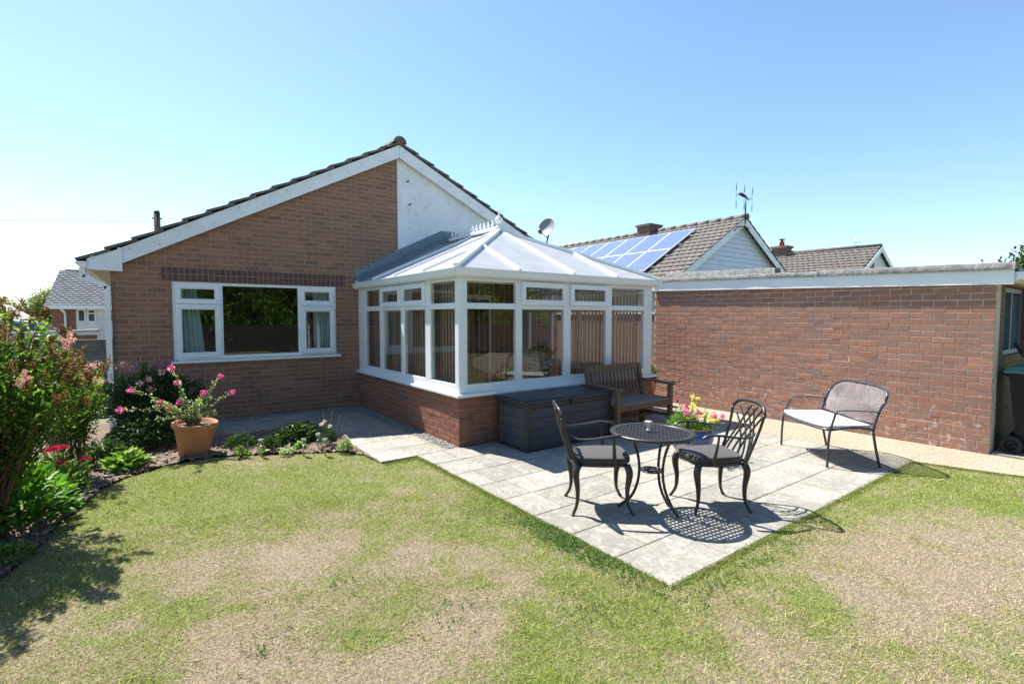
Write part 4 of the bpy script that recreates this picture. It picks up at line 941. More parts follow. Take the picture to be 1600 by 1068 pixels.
# wheelie bin
def bin_():
    t = thing('wheelie_bin', (8.24, .96, .035), 0, 'black wheelie bin with dark green lid standing at the garage corner', 'bin')
    m = MB(); z0, z1 = .07, .93
    for (a, b_, c, d, za, zb) in ((.20, .19, .27, .27, z0, z1),):
        m.hexa([(-a, -b_, za), (a, -b_, za), (a, b_, za), (-a, b_, za), (-c, -d, zb), (c, -d, zb), (c, d, zb), (-c, d, zb)])
    for s in (-1, 1):
        for k in range(3):
            y = -.14+k*.14; m.hexa([(s*.205-.006, y-.02, .12), (s*.205+.006, y-.02, .12), (s*.205+.006, y+.02, .12), (s*.205-.006, y+.02, .12), (s*.272-.006, y-.026, .86), (s*.272+.006, y-.026, .86), (s*.272+.006, y+.026, .86), (s*.272-.006, y+.026, .86)])
    m.box(-.29, .29, -.29, .29, .88, .93); m.build('body', M['bin_black'], t, True)
    m = MB(); m.hexa([(-.31, -.33, .935), (.31, -.33, .935), (.31, .30, .935), (-.31, .30, .935), (-.27, -.29, 1.0), (.27, -.29, 1.0), (.27, .26, 1.0), (-.27, .26, 1.0)]); m.box(-.318, .318, -.338, .305, .925, .95)
    m.build('lid', M['bin_green'], t, True)
    m = MB(); m.tube([(-.24, .33, .91), (.24, .33, .91)], .016, 8); m.box(-.2, -.17, .26, .34, .89, .92); m.box(.17, .2, .26, .34, .89, .92); m.build('handle', M['bin_black'], t, True)
    m = MB(); m.tube([(-.30, .22, .10), (.30, .22, .10)], .012, 8); m.build('axle', M['steel'], t, True)
    for s in (-1, 1):
        m = MB(); x = s*.27; prof = [(.03, -.025), (.085, -.025), (.10, -.018), (.10, .018), (.085, .025), (.03, .025)]
        m.M = Matrix.Translation((x, .22, .10)) @ Matrix.Rotation(R(90), 4, 'Y'); m.lathe(prof, n=28); wv = m.build('wheel', M['rubber'], t, True)
        m = MB(); m.M = Matrix.Translation((x+s*.026, .22, .10)) @ Matrix.Rotation(R(90), 4, 'Y'); m.lathe([(.001, -.004), (.06, -.004), (.06, .004), (.001, .004)], n=20)
        for k in range(8):
            a = k*math.pi/4; m.beam((0, 0, .005), (.06*math.cos(a), .06*math.sin(a), .005), .008, .006)
        m.build('rim', M['bin_black'], wv, True)
bin_()
# black handlebars of something parked behind the bin
t = thing('barrow_handles', (8.35, 1.02, 0), 0, 'black rubber handles sticking up behind the wheelie bin', 'garden barrow', None)
for dy in (0, -.10):
    m = MB(); m.tube([(8.21+.03, 1.23+dy, 1.30), (8.24, 1.17+dy, 1.17)], .017, 8); g = m.build('grip', M['rubber'], t)
    m = MB(); m.tube([(8.24, 1.17+dy, 1.17), (8.26, 1.12+dy, 1.08), (8.40, 1.03+dy*.4, .98), (8.70, 1.06+dy, .5), (8.72, 1.1+dy, .04)], .011, 8); m.build('tube_frame', M['dark_metal'], t)

# ================================================================== NEIGHBOURING HOUSES
def tileroof(m, o, u, L, s, SLn, gauge=.34, tw=.30, amp=.022, lift=.035, seg=6, stagger=True):
    """courses of rolled tiles: o = eaves corner, u along, s up the slope"""
    o, u, s = Vector(o), Vector(u).normalized(), Vector(s).normalized(); n = u.cross(s).normalized()
    if n.z < 0: n = -n
    rows = max(1, round(SLn/gauge)); g = SLn/rows; cols = max(2, int(L/tw*seg)); m.smooth = True
    for i in range(rows):
        ph = .5*(i % 2) if stagger else 0; vs = []
        for j in range(cols+1):
            x = L*j/cols; t = (x/tw+ph) % 1.0; h = amp*(1 if t > .62 else 0)*math.sin((t-.62)/.38*math.pi) if t > .62 else 0
            for a, k in ((i*g-.03, 1), (i*g-.03, 0), ((i+1)*g, 0)):
                hh = (lift+h) if k else (0 if a < i*g else h+.004); 
                p = o+u*x+s*a+n*hh; vs.append(tuple(p))
        vs2 = vs; fs = []
        for j in range(cols):
            b_ = j*3; c = b_+3; fs += [(b_, b_+2, c+2, c), (b_, c, c+1, b_+1)]
        m.cur = random.random(); m.add(vs2, fs)
    m.smooth = False
nb = thing('solar_bungalow', (15.8, 8.9, 0), 0, 'neighbouring bungalow with solar panels on its tiled roof and pale blue clad gable', 'house')
NX, NY, NZ, NS = 15.85, 8.888, 4.86, .588; HW = 3.9; NL = 15
m = MB(); sv = (1, 0, NS); nl = math.hypot(1, NS)
tileroof(m, (NX-HW-.3, NY-.15, NZ-NS*(HW+.3)), (0, 1, 0), NL, sv, (HW+.3)*nl, tw=.21, gauge=.28)
tileroof(m, (NX+HW+.3, NY-.15, NZ-NS*(HW+.3)), (0, 1, 0), NL, (-1, 0, NS), (HW+.3)*nl)
m.hexa([(NX-HW-.3, NY-.12, NZ-NS*(HW+.3)-.05), (NX, NY-.12, NZ-.05), (NX, NY+NL-.2, NZ-.05), (NX-HW-.3, NY+NL-.2, NZ-NS*(HW+.3)-.05), (NX-HW-.3, NY-.12, NZ-NS*(HW+.3)-.01), (NX, NY-.12, NZ-.01), (NX, NY+NL-.2, NZ-.01), (NX-HW-.3, NY+NL-.2, NZ-NS*(HW+.3)-.01)])
m.hexa([(NX+HW+.3, NY-.12, NZ-NS*(HW+.3)-.05), (NX, NY-.12, NZ-.05), (NX, NY+NL-.2, NZ-.05), (NX+HW+.3, NY+NL-.2, NZ-NS*(HW+.3)-.05), (NX+HW+.3, NY-.12, NZ-NS*(HW+.3)-.01), (NX, NY-.12, NZ-.01), (NX, NY+NL-.2, NZ-.01), (NX+HW+.3, NY+NL-.2, NZ-NS*(HW+.3)-.01)])
nr = m.build('roof', M['tile_far'], nb)
m = MB()
for k in range(34): m.tube([(NX, NY-.2+k*.45, NZ+.0), (NX, NY-.2+k*.45+.44, NZ+.0)], [.106, .105], 10)
m.build('ridge_tile', M['tile_far'], nr)
m = MB(); m.box(NX-HW+.3, NX+HW-.3, NY+.1, NY+NL-.5, 0, 2.6); m.build('wall', M['white_wall'], nb)
m = MB(); z = 2.5; k = 0
while z < NZ-.35:
    hw = (NZ-.1-z)/NS; hw2 = max((NZ-.1-z-.147)/NS, .01)
    m.add([(NX-hw, NY+.06, z), (NX+hw, NY+.06, z), (NX+hw2, NY+.085, z+.147), (NX-hw2, NY+.085, z+.147), (NX-hw, NY+.085, z), (NX+hw, NY+.085, z)], [(0, 1, 2, 3), (0, 4, 5, 1)]); z += .15
m.box(NX-HW, NX+HW, NY+.0855, NY+.1, 2.3, 2.6); m.build('cladding', M['cladding'], nb)
for s in (-1, 1):
    m = MB(); a = [(NX+s*.002, NZ-.27), (NX+s*(HW+.35), NZ-NS*(HW+.35)-.25), (NX+s*(HW+.35), NZ-NS*(HW+.35)-.02), (NX+s*.002, NZ-.02)]
    m.polyy(a if s > 0 else a[::-1], NY-.13, NY-.105); m.build('bargeboard', M['painted_board'], nb)
# solar panels, two rows
M['panel_frame'] = simple('panel_frame', (.78, .80, .82), None, 5, .3, metal=.3)
nvec = Vector((-NS, 0, 1)).normalized(); svec = Vector((1, 0, NS)).normalized()
def rp(dx, y, off): return Vector((NX-dx, y, NZ-NS*dx))+nvec*off
for row, (d1, d0) in enumerate(((.62, 1.95), (1.97, 3.30))):
    for k in range(9):
        y0 = 10.14+k*.985; y1 = y0+.975; m = MB()
        m.hexa([tuple(rp(d0, y0, .10)), tuple(rp(d1, y0, .10)), tuple(rp(d1, y1, .10)), tuple(rp(d0, y1, .10)), tuple(rp(d0, y0, .14)), tuple(rp(d1, y0, .14)), tuple(rp(d1, y1, .14)), tuple(rp(d0, y1, .14))])
        pnl = m.build('solar_panel', M['panel_frame'], nb)
        m = MB(); e = .03; m.add([tuple(rp(d0-e, y0+e, .144)), tuple(rp(d1+e, y0+e, .144)), tuple(rp(d1+e, y1-e, .144)), tuple(rp(d0-e, y1-e, .144))], [(0, 1, 2, 3)], [[(0, 0), (0, 1), (1, 1), (1, 0)]]); m.build('solar_cells', M['solar'], pnl)
m = MB()
for y in (10.1+.3*i*2 for i in range(2)):
    pass
for d in (1.0, 1.6, 2.3, 3.0): m.beam(tuple(rp(d, 10.02, .07)), tuple(rp(d, 19.0, .07)), .04, .06)
m.build('mounting_rail', M['steel'], nb)
m = MB(); m.box(NX-.35, NX+.35, 12.35, 12.95, NZ-.3, NZ+.22); m.box(NX-.40, NX+.40, 12.30, 13.0, NZ+.221, NZ+.30); m.build('chimney', M['chimney'], nb)
# TV aerial on the gable
ae = thing('television_aerial', (15.55, NY-.2, 4.4), 0, 'spiky television aerial on a pole above the clad gable', 'aerial')
m = MB(); m.tube([(15.60, NY-.25, 4.62), (15.60, NY-.25, 5.42)], .022, 8); m.tube([(15.60, NY-.25, 4.63), (15.50, NY-.25, 4.50), (15.1, NY-.25, 4.44), (14.98, NY-.25, 4.30)], .02, 8); m.tube([(15.45, NY-.28, 4.5), (15.75, NY-.28, 4.45)], .025, 6); m.build('pole', M['dark_metal'], ae)
m = MB(); m.tube([(15.2, NY-.28, 5.50), (15.75, NY-.28, 5.36)], .018, 6); m.beam((15.2, NY-.28, 5.50), (15.5, NY-.28, 5.43), .12, .03); m.build('boom', M['dark_metal'], ae)
for xx in (14.98, 15.45, 15.93):
    m = MB(); m.tube([(xx, NY-.28, 5.56), (xx+.03, NY-.28, 5.80)], .012, 5); m.tube([(xx+.01, NY-.28, 5.02), (xx, NY-.28, 5.25)], .012, 5); m.tube([(xx, NY-.28, 5.25), (xx, NY-.28, 5.56)], .006, 5); m.tube([(xx, NY-.28, 5.42), (15.5, NY-.28, 5.43)], .008, 5); m.build('element', M['dark_metal'], ae)

nb2 = thing('far_bungalow', (28, 9, 0), 0, 'farther tiled bungalow roof with a small white gable above the garage roof', 'house')
QX, QY, QZ, QS, QL = 27.96, 8.95, 4.93, .565, 4.9
m = MB(); tileroof(m, (QX-4.2, QY-.15, QZ-QS*4.2), (0.02, 1, .022), QL, (1, 0, QS), 4.2*math.hypot(1, QS), tw=.26, gauge=.30, lift=.05, amp=.03)
tileroof(m, (QX+4.2, QY-.15, QZ-QS*4.2), (0.02, 1, .022), QL, (-1, 0, QS), 4.2*math.hypot(1, QS), tw=.33, gauge=.36)
m.polyy([(QX-4.2, QZ-QS*4.2-.05), (QX+4.2, QZ-QS*4.2-.05), (QX, QZ-.05)], QY, QY+QL-.1) if False else None
q = m.build('roof', M['tile_far'], nb2)
m = MB(); m.tube([(QX, QY-.16, QZ+.01), (QX, QY+QL, QZ+.12)], .11, 8); m.build('ridge_tile', M['tile_far'], q)
m = MB(); m.polyy([(QX-3.8, 0), (QX-.35, 0), (QX-.35, QZ-QS*.35-.12), (QX-3.8, QZ-QS*3.8-.12)], QY, QY+.2); m.box(QX-3.8, QX-3.6, QY, QY+QL, 0, 2.6); m.polyy([(QX-3.8, 0), (QX+3.8, 0), (QX+3.8, QZ-QS*3.8-.1), (QX, QZ-.1), (QX-3.8, QZ-QS*3.8-.1)], QY+QL-.2, QY+QL); m.build('wall', M['cons_brick'], nb2)
m = MB(); m.polyy([(QX-.34, 0), (QX+3.8, 0), (QX+3.8, QZ-QS*3.8-.12), (QX, QZ-.12), (QX-.34, QZ-QS*.34-.12)], QY+.01, QY+.2); m.build('rendered_wall', M['white_wall'], nb2)
for s in (-1, 1):
    m = MB(); a = [(QX+s*.002, QZ-.26), (QX+s*4.2, QZ-QS*4.2-.24), (QX+s*4.2, QZ-QS*4.2-.02), (QX+s*.002, QZ-.03)]; m.polyy(a if s > 0 else a[::-1], QY-.2, QY-.17); m.build('bargeboard', M['painted_board'], nb2)
m = MB(); m.box(QX-.35, QX+.30, 13.0, 13.75, 4.5, 5.30); m.box(QX-.42, QX+.37, 12.93, 13.82, 5.301, 5.42); ch = m.build('chimney', M['chimney'], nb2)
m = MB(); m.lathe([(.14, 0), (.12, .25), (.13, .27)], (QX, 13.38, 5.42), 12); m.build('chimney_pot', M['pot_red'], ch)
m = MB(); m.lathe([(.06, .27), (.06, .36), (.17, .37), (.17, .40), (.02, .41)], (QX, 13.38, 5.42), 12); m.build('cowl', M['dark_metal'], ch)
ae2 = thing('television_aerial', (QX, 9.6, 5.0), 0, 'tiny television aerial at the ridge end of the farther bungalow', 'aerial')
m = MB(); m.tube([(QX, 9.9, 4.95), (QX, 9.9, 5.45)], .015, 5); m.tube([(QX-.2, 9.8, 5.30), (QX+.15, 10.2, 5.25)], .012, 5); m.tube([(QX-.2, 9.95, 5.15), (QX+.1, 9.7, 5.25)], .012, 5); m.build('pole', M['steel'], ae2)

# satellite dish on its pole at the house corner
sd_t = thing('satellite_dish', (7.75, YG+.1, 2.9), 0, 'grey satellite dish on a short pole above the conservatory roof edge', 'satellite dish')
c = Vector((7.36, 8.75, 3.62)); aim = Vector((-.88, -.30, .37)).normalized(); 
m = MB(); m.M = Matrix.Translation(c+aim*-.03) @ aim.to_track_quat('Z', 'Y').to_matrix().to_4x4() @ Matrix.Diagonal((1.02, 1.16, 1.15, 1))
m.lathe([(.001, -.006), (.08, -.002), (.14, .012), (.19, .032), (.205, .042), (.205, .048), (.19, .038), (.14, .018), (.08, .004), (.001, .0)], n=32); m.build('dish', M['dish'], sd_t)
m = MB(); fp = c+aim*.30+Vector((0, 0, -.24)); m.tube([tuple(c+Vector((0, 0, -.2))-aim*.04), tuple(fp)], .012, 6); m.beam(tuple(fp-aim*.03), tuple(fp+aim*.06+Vector((0, 0, .03))), .05, .05); m.build('receiver_arm', M['dark_metal'], sd_t)
m = MB(); m.tube([tuple(c-aim*.08), tuple(c-aim*.10+Vector((0, 0, -.10))), (7.42, YG+.05, 3.2), (7.45, YG+.15, 2.85)], .018, 8); m.build('pole', M['dark_metal'], sd_t)

# boundary fence and tub of red flowers beyond the conservatory
fe = thing('board_fence', (8.95, 12, 0), 0, 'brown vertical board fence with white topped rail seen between conservatory and garage', 'fence')
m = MB()
for k in range(95): m.cur = random.random(); m.box(8.93, 8.95, 6.15+k*.15, 6.15+k*.15+.14, .05, 1.66+random.uniform(-.01, .01))
m.build('board', M['fence_wood'], fe)
m = MB(); m.box(8.90, 8.98, 6.14, 20.4, 1.675, 1.70); m.build('capping_rail', M['upvc'], fe)
for k in range(7):
    m = MB(); m.box(8.951, 9.03, 6.2+k*2.3, 6.3+k*2.3, 0, 1.66); m.build('post', M['fence_wood'], fe)

# left: house across the road
lh = thing('grey_roofed_bungalow', (2.5, 34, 0), 0, 'bungalow across the road with pale grey tiled roof, brick and white front', 'house')
m = MB(); xl, xr = -3.62, 6; 
tileroof(m, (-3.78, 30.6, 2.13), (1, 0, 0), 10, (0.12, 4.4, 1.9), 4.85, gauge=.26, tw=.28, amp=.02, lift=.05)
m.add([(-3.78, 30.6, 2.12), (6.2, 30.6, 2.12), (6.2, 35, 4.0), (-3.45, 35, 4.0), (-3.45, 39.4, 2.1), (6.2, 39.4, 2.1)], [(0, 1, 2, 3), (3, 2, 5, 4)])
lr = m.build('roof', M['tile_grey'], lh)
m = MB(); m.tube([(-3.45, 35, 4.02), (6, 35, 4.02)], .09, 8); m.build('ridge_tile', M['tile_far'], lr)
m = MB(); m.box(-3.6, -2.755, 31.0, 31.3, 0, 2.1); m.add([(-3.5, 31.3, 0), (-3.5, 39, 0), (-3.5, 39, 2.1), (-3.5, 35, 3.9), (-3.5, 31.3, 2.1)], [(0, 1, 2, 3, 4)]); m.build('wall', M['cons_brick'], lh)
m = MB(); m.box(-2.754, 6, 31.02, 31.3, 0, 2.1); m.build('front_panel', M['white_wall'], lh)
m = MB(); m.box(-3.8, 6.2, 30.5, 30.58, 1.98, 2.14); m.box(-3.8, 6.2, 30.581, 31.0, 1.96, 1.98); m.build('fascia', M['upvc'], lh)
m = MB(); m.tube([(-3.22, 30.55, 1.97), (-3.12, 30.8, 1.8), (-3.12, 30.93, 1.7), (-3.12, 30.93, .05)], .05, 8); m.build('downpipe', M['upvc'], lh)
for (x0, x1, tr) in ((-2.70, -2.40, 0), (-2.34, -2.03, 1), (-1.70, -1.20, 1), (-.6, .6, 1)):
    m = MB(); frame_rect(m, x0, x1, 1.36, 1.96, .05, 30.96, 31.015)
    if tr: m.box(x0+.05, x1-.05, 30.961, 31.01, 1.74, 1.79)
    wn = m.build('window', M['upvc'], lh); m = MB(); m.add([(x0+.04, 31.0, 1.40), (x1-.04, 31.0, 1.40), (x1-.04, 31.0, 1.92), (x0+.04, 31.0, 1.92)], [(0, 1, 2, 3)]); m.build('pane', M['window_dark'], wn)
m = MB(); m.box(-2.75, 5.9, 30.985, 31.019, 1.28, 1.33); m.build('panel_rail', M['painted_board'], lh)
# far left: strip of another roof and garage
gh = thing('low_garage', (-7, 33, 0), 0, 'low grey garage beyond the flowering bush at the left edge', 'garage')
m = MB(); m.box(-9, -4.9, 33, 36, 0, 1.5); m.build('wall', simple('grey_wall', (.35, .37, .38), None, 2, .8), gh)
m = MB(); m.hexa([(-9.2, 32.8, 1.5), (-4.8, 32.8, 1.5), (-4.8, 36.2, 1.5), (-9.2, 36.2, 1.5), (-9.2, 34.2, 2.2), (-5.6, 34.2, 2.2), (-5.6, 35, 2.2), (-9.2, 35, 2.2)]); m.build('roof', M['tile_grey'], gh)
# car
def car():
    t = thing('parked_car', (-4.55, 26.2, 0), 0, 'silver parked car in front of the brick part of the grey roofed bungalow', 'car')
    prof = [(-2.0, .30), (-2.05, .62), (-1.95, .85), (-1.15, .98), (-.55, 1.42), (.35, 1.50), (1.15, 1.40), (1.75, 1.02), (2.05, .92), (2.1, .45), (2.0, .30)]
    m = MB(); n = len(prof); vs = []
    for y, k in ((-.82, .0), (-.86, .0), (.86, 0), (.82, 0)): pass
    for y in (-.85, .85):
        for x, z in prof: vs.append((x, y*(1 if z < 1.0 else .78), z))
    m.smooth = False; m.add(vs, [tuple(range(n)), tuple(range(n, 2*n))[::-1]]+[(i, n+i, n+(i+1) % n, (i+1) % n) for i in range(n)])
    b = m.build('body', M['car_paint'], t, True)
    m = MB()
    for s in (-1, 1):
        y = s*.755; y2 = s*.69; m.add([(-1.0, s*.80, 1.04), (1.5, s*.80, 1.04), (1.05, y2, 1.36), (-.5, y2, 1.38)], [(0, 1, 2, 3)])
    m.add([(1.22, -.60, 1.37), (1.22, .60, 1.37), (1.76, .68, 1.04), (1.76, -.68, 1.04)], [(0, 1, 2, 3)]); m.add([(-1.14, -.70, 1.01), (-1.14, .70, 1.01), (-.60, .60, 1.40), (-.60, -.60, 1.40)], [(0, 1, 2, 3)])
    m2_ = MB(); m2_.v = [(x*1.005, y*1.012, z+.006) for x, y, z in m.v]; m2_.f = m.f; m2_.t = m.t; m2_.mi = m.mi; m2_.sm = m.sm; m2_.build('window', M['car_glass'], t, True)
    for x in (-1.3, 1.3):
        for s in (-1, 1):
            m = MB(); m.M = Matrix.Translation((x, s*.80, .31)) @ Matrix.Rotation(R(90), 4, 'X'); m.lathe([(.02, -.1), (.30, -.1), (.31, -.06), (.31, .06), (.30, .1), (.02, .1)], n=24); wv = m.build('wheel', M['rubber'], t, True)
            m = MB(); m.M = Matrix.Translation((x, s*.905, .31)) @ Matrix.Rotation(R(90), 4, 'X'); m.lathe([(.01, -.008), (.2, -.008), (.2, .008), (.01, .008)], n=20); m.build('rim', M['steel'], wv, True)
    for s in (-1, 1): m = MB(); m.ball((2.03, s*.62, .78), .09, 10, 6, .7); m.build('headlight', M['steel'], t, True)
    return t
ct = car()
# stepped low wall, fences between the house and the road
lw = thing('low_brick_wall', (-1.4, 17, 0), 0, 'low brick wall with stepped pale coping behind the grey fence', 'wall')
m = MB(); m.box(-3.4, -1.12, 17, 17.22, 0, 1.13); m.box(-1.119, -1.0, 17-.01, 17.24, 0, 1.0); m.build('wall', M['garage_brick'], lw)
m = MB()
for k in range(7): x = -3.4+k*.335; m.box(x, x+.325, 16.96, 17.26, 1.131+.012*k, 1.20+.012*k)
m.build('coping', M['coping'], lw)
gf = thing('grey_panel_fence', (-1.5, 12.5, 0), 0, 'dark grey board fence with pale rail beyond the downpipe', 'fence')
m = MB()
for k in range(30): m.cur = random.random(); m.box(-4.0+k*.12, -4.0+k*.12+.115, 13.0, 13.02, .0, 1.12)
m.build('board', simple('grey_board', (.20, .23, .25), (.14, .16, .18), 5, .8), gf)
m = MB(); m.box(-4, -.45, 12.96, 13.0, .93, .98); m.box(-4, -.45, 12.955, 13.04, 1.12, 1.15); m.build('rail', M['fence_wood'], gf)
pf = thing('picket_fence', (-1.2, 11, 0), 0, 'dark horizontal board fence low behind the flowering shrubs', 'fence')
m = MB()
for k in range(5): m.box(-4.2, -.42, 11.0, 11.025, .05+k*.165, .05+k*.165+.145)
m.build('board', M['fence_dark'], pf)
for k in range(4): m = MB(); m.box(-.55-k*1.2, -.46-k*1.2, 11.026, 11.10, 0, .92); m.build('post', M['fence_dark'], pf)
# telegraph pole with cables
tp = thing('telegraph_pole', (.48, 30, 0), 0, 'dark telegraph pole top with cables rising behind the left roof slope', 'pole')
m = MB(); m.tube([(.48, 30, 0), (.48, 30, 6.65)], [.17, .14], 10); m.build('pole', M['pole_wood'], tp)
m = MB(); m.box(.28, .68, 29.95, 30.05, 6.36, 6.42); m.lathe([(.12, 0), (.13, .08), (.05, .14), (.01, .18)], (.48, 30, 6.64), 10); m.build('crossarm', M['dark_metal'], tp)
for (a, b_, sag) in (((.34, 30, 6.25), (-40, 34, 7.2), 1.3), ((.34, 30, 6.2), (-40, 30, 5.6), 1.0)):
    pts = [(a[0]+(b_[0]-a[0])*t, a[1]+(b_[1]-a[1])*t, a[2]+(b_[2]-a[2])*t-4*sag*t*(1-t)) for t in [i/16 for i in range(17)]]
    m = MB(); m.tube(pts, .006, 4); tag(m.build('overhead_cable', M['wire_black']), 'upper thin telephone cable running left from the pole' if sag > 1.1 else 'lower thin telephone cable running left from the pole', 'cable', 'telephone cables at the left')

# ================================================================== PATIO FURNITURE
def ring_outline(hx0, hx1, wf, wb, n=40, p=4.):
    """rounded trapezoid: x from hx0 (back) to hx1 (front), half widths wb (back) and wf (front)"""
    out = []
    for i in range(n):
        a = 2*math.pi*i/n; c, s = math.cos(a), math.sin(a)
        u = math.copysign(abs(c)**(2/p), c); v = math.copysign(abs(s)**(2/p), s)
        x = (hx0+hx1)/2+(hx1-hx0)/2*u; wd = wb+(wf-wb)*(u+1)/2; out.append((x, v*wd))
    return out
def pad(m, ol, z0, z1, rnd=.012, crown=.006):
    n = len(ol); cx = sum(p[0] for p in ol)/n; cy = 0; rings = []
    for sc, z in ((1-rnd*3, z0), (1, z0+rnd), (1, z1-rnd), (1-rnd*1.2, z1-rnd*.3), (1-rnd*4, z1), (.5, z1+crown), (.01, z1+crown*1.3)):
        rings += [(cx+(x-cx)*sc, y*sc, z) for x, y in ol]
    k = 7; sm = m.smooth; m.smooth = True
    m.add(rings, [(i*n+j, i*n+(j+1) % n, (i+1)*n+(j+1) % n, (i+1)*n+j) for i in range(k-1) for j in range(n)]+[tuple(range(n))[::-1]]); m.smooth = sm
def spl(pts, n=6):
    """Catmull-Rom through the points"""
    P = [Vector(p) for p in pts]; P = [P[0]*2-P[1]]+P+[P[-1]*2-P[-2]]; out = []
    for i in range(1, len(P)-2):
        for k in range(n):
            t = k/n; a, b_, c, d = P[i-1], P[i], P[i+1], P[i+2]
            out.append(.5*((2*b_)+(c-a)*t+(2*a-5*b_+4*c-d)*t*t+(3*b_-a-3*c+d)*t**3))
    out.append(P[-2]); return out
def rad(rs, n): 
    m_ = len(rs)-1; return [rs[min(int(i*m_/(n-1)), m_-1)]+(rs[min(int(i*m_/(n-1)), m_-1)+1]-rs[min(int(i*m_/(n-1)), m_-1)])*(i*m_/(n-1)-min(int(i*m_/(n-1)), m_-1)) for i in range(n)]
def stube(m, pts, rs, seg=8, n=6, flat=1.):
    p = spl(pts, n); m.tube(p, rad(rs, len(p)) if hasattr(rs, '__len__') else rs, seg, flat=flat)
def cast_chair(loc, rz, label):
    t = thing('cast_armchair', loc, rz, label, 'chair', 'cast metal chairs at the round table')
    m = MB(); pad(m, ring_outline(-.215, .225, .225, .20), .385, .412, .006, 0); m.build('seat', M['cast'], t, True)
    m = MB(); pad(m, ring_outline(-.20, .235, .235, .20, 48, 5), .413, .462, .012, .006); m.build('cushion', M['cushion'], t, True)
    m = MB(); pad(m, [(x*1.01, y*1.01) for x, y in ring_outline(-.20, .235, .235, .20, 48, 5)], .434, .441, .0015, 0)
    for s in (-1, 1):
        m = MB(); stube(m, [(.195, s*.19, .40), (.215, s*.205, .33), (.200, s*.20, .20), (.205, s*.205, .09), (.235, s*.225, .018), (.245, s*.232, .0)], [.030, .030, .020, .0135, .0125, .017]); m.build('leg', M['cast'], t, True)
        m = MB(); stube(m, [(-.195, s*.18, .40), (-.215, s*.195, .33), (-.20, s*.19, .20), (-.205, s*.195, .09), (-.235, s*.215, .018), (-.245, s*.222, .0)], [.030, .028, .019, .0135, .0125, .017]); m.build('leg', M['cast'], t, True)
        m = MB(); stube(m, [(-.262, s*.215, .645), (-.20, s*.25, .625), (-.08, s*.272, .632), (.06, s*.275, .652), (.16, s*.262, .650), (.205, s*.255, .628)], [.010, .014, .017, .019, .018, .011], flat=.55)
        stube(m, [(.07, s*.268, .645), (.075, s*.262, .58), (.085, s*.24, .47), (.10, s*.225, .395)], [.013, .013, .018, .024], flat=.7); m.build('armrest', M['cast'], t, True)
    def B(s, z):       # point on the leaning back
        k = (z-.40)/.47; wd = .185+.055*k; return Vector((-.205-.115*k-.03*math.sin(k*2.2)-.035*(1-s*s)*.8, s*wd, z))
    def ztop(s): return .80+.072*math.sqrt(max(0, 1-abs(s)**2.4))
    m = MB()
    for s in (-1, 1): stube(m, [B(s, .39), B(s, .52), B(s, .66), B(s, .80)], [.016, .012, .011, .0125])
    m.tube(spl([B(-1+.2*i, ztop(-1+.2*i)) for i in range(11)], 3), .0135, 8)
    m.tube(spl([B(-1+.25*i, .405) for i in range(9)], 2), .014, 8)
    for mir in (-1, 1):
        for (s0, s1, sp) in ((-.80, .50, 1.4), (-.42, .92, 1.5), (-.05, 1.30, 1.6), (-1.0, .05, 1.2)):
            pts = []
            for i in range(15):
                f = i/14; s = s0+(s1-s0)*f**sp; z = .405+.47*f
                if abs(s) > 1 or z > ztop(s): 
                    break
                pts.append(B(s*mir, z))
            if len(pts) > 2: m.tube(pts, .0082, 6)
    m.build('backrest', M['cast'], t, True)
    return t
cast_chair((3.024, 2.912, .012), math.atan2(-.255, .365), 'black cast metal armchair left of the round table, nearer the storage box')
cast_chair((3.808, 2.369, .012), math.atan2(.22, -.38), 'black cast metal armchair right of the round table, nearer the mesh bench')

tb = thing('bistro_table', (3.30, 2.575, .012), R(12), 'round black cast metal patio table with lattice top', 'table')
m = MB(); m.M = Matrix.Rotation(R(-19), 4, 'Z'); p = .0400; h_ = .0128; zt, zb = .652, .644
for i in range(-10, 11):
    for j in range(-10, 11):
        x, y = i*p, j*p
        if math.hypot(x, y) > .308: continue
        c = [(x-p/2, y-p/2), (x+p/2, y-p/2), (x+p/2, y+p/2), (x-p/2, y+p/2)]; q = [(x, y-h_*1.15), (x+h_*1.15, y), (x, y+h_*1.15), (x-h_*1.15, y)]
        q = [(x-h_, y-h_), (x+h_, y-h_), (x+h_, y+h_), (x-h_, y+h_)]
        vs = [(a, b_, zt) for a, b_ in c+q]+[(a, b_, zb) for a, b_ in c+q]
        fs = []
        for k in range(4):
            l_ = (k+1) % 4; fs += [(k, l_, 4+l_, 4+k), (8+k, 12+k, 12+l_, 8+l_), (4+k, 4+l_, 12+l_, 12+k)]
        m.add(vs, fs)
m.lathe([(.288, .638), (.325, .630), (.337, .636), (.341, .648), (.335, .657), (.318, .659), (.300, .656), (.288, .653), (.288, .638)], n=64, closed=True)
m.build('tabletop', M['cast'], tb, True)
lg = [(2.575+0, 0)]
for (fx, fy) in ((3.138, 2.788), (3.336, 2.379), (3.535, 2.594)):
    a = math.atan2(fy-2.575, fx-3.30)-R(12); r1 = math.hypot(fx-3.30, fy-2.575); ca, sa = math.cos(a), math.sin(a)
    m = MB(); stube(m, [(.175*ca, .175*sa, .638), (.150*ca, .150*sa, .58), (.112*ca, .112*sa, .46), (.098*ca, .098*sa, .33), (.118*ca, .118*sa, .20), (.17*ca, .17*sa, .09), (max(r1, .23)*ca, max(r1, .23)*sa, .006)], [.0125, .012, .0115, .0115, .012, .012, .014]); m.build('leg', M['cast'], tb, True)
m = MB()
for r0 in (.088, .058, .026): m.tube([(r0*math.cos(2*math.pi*k/32), r0*math.sin(2*math.pi*k/32), .335) for k in range(33)], .006, 6, cap=False)
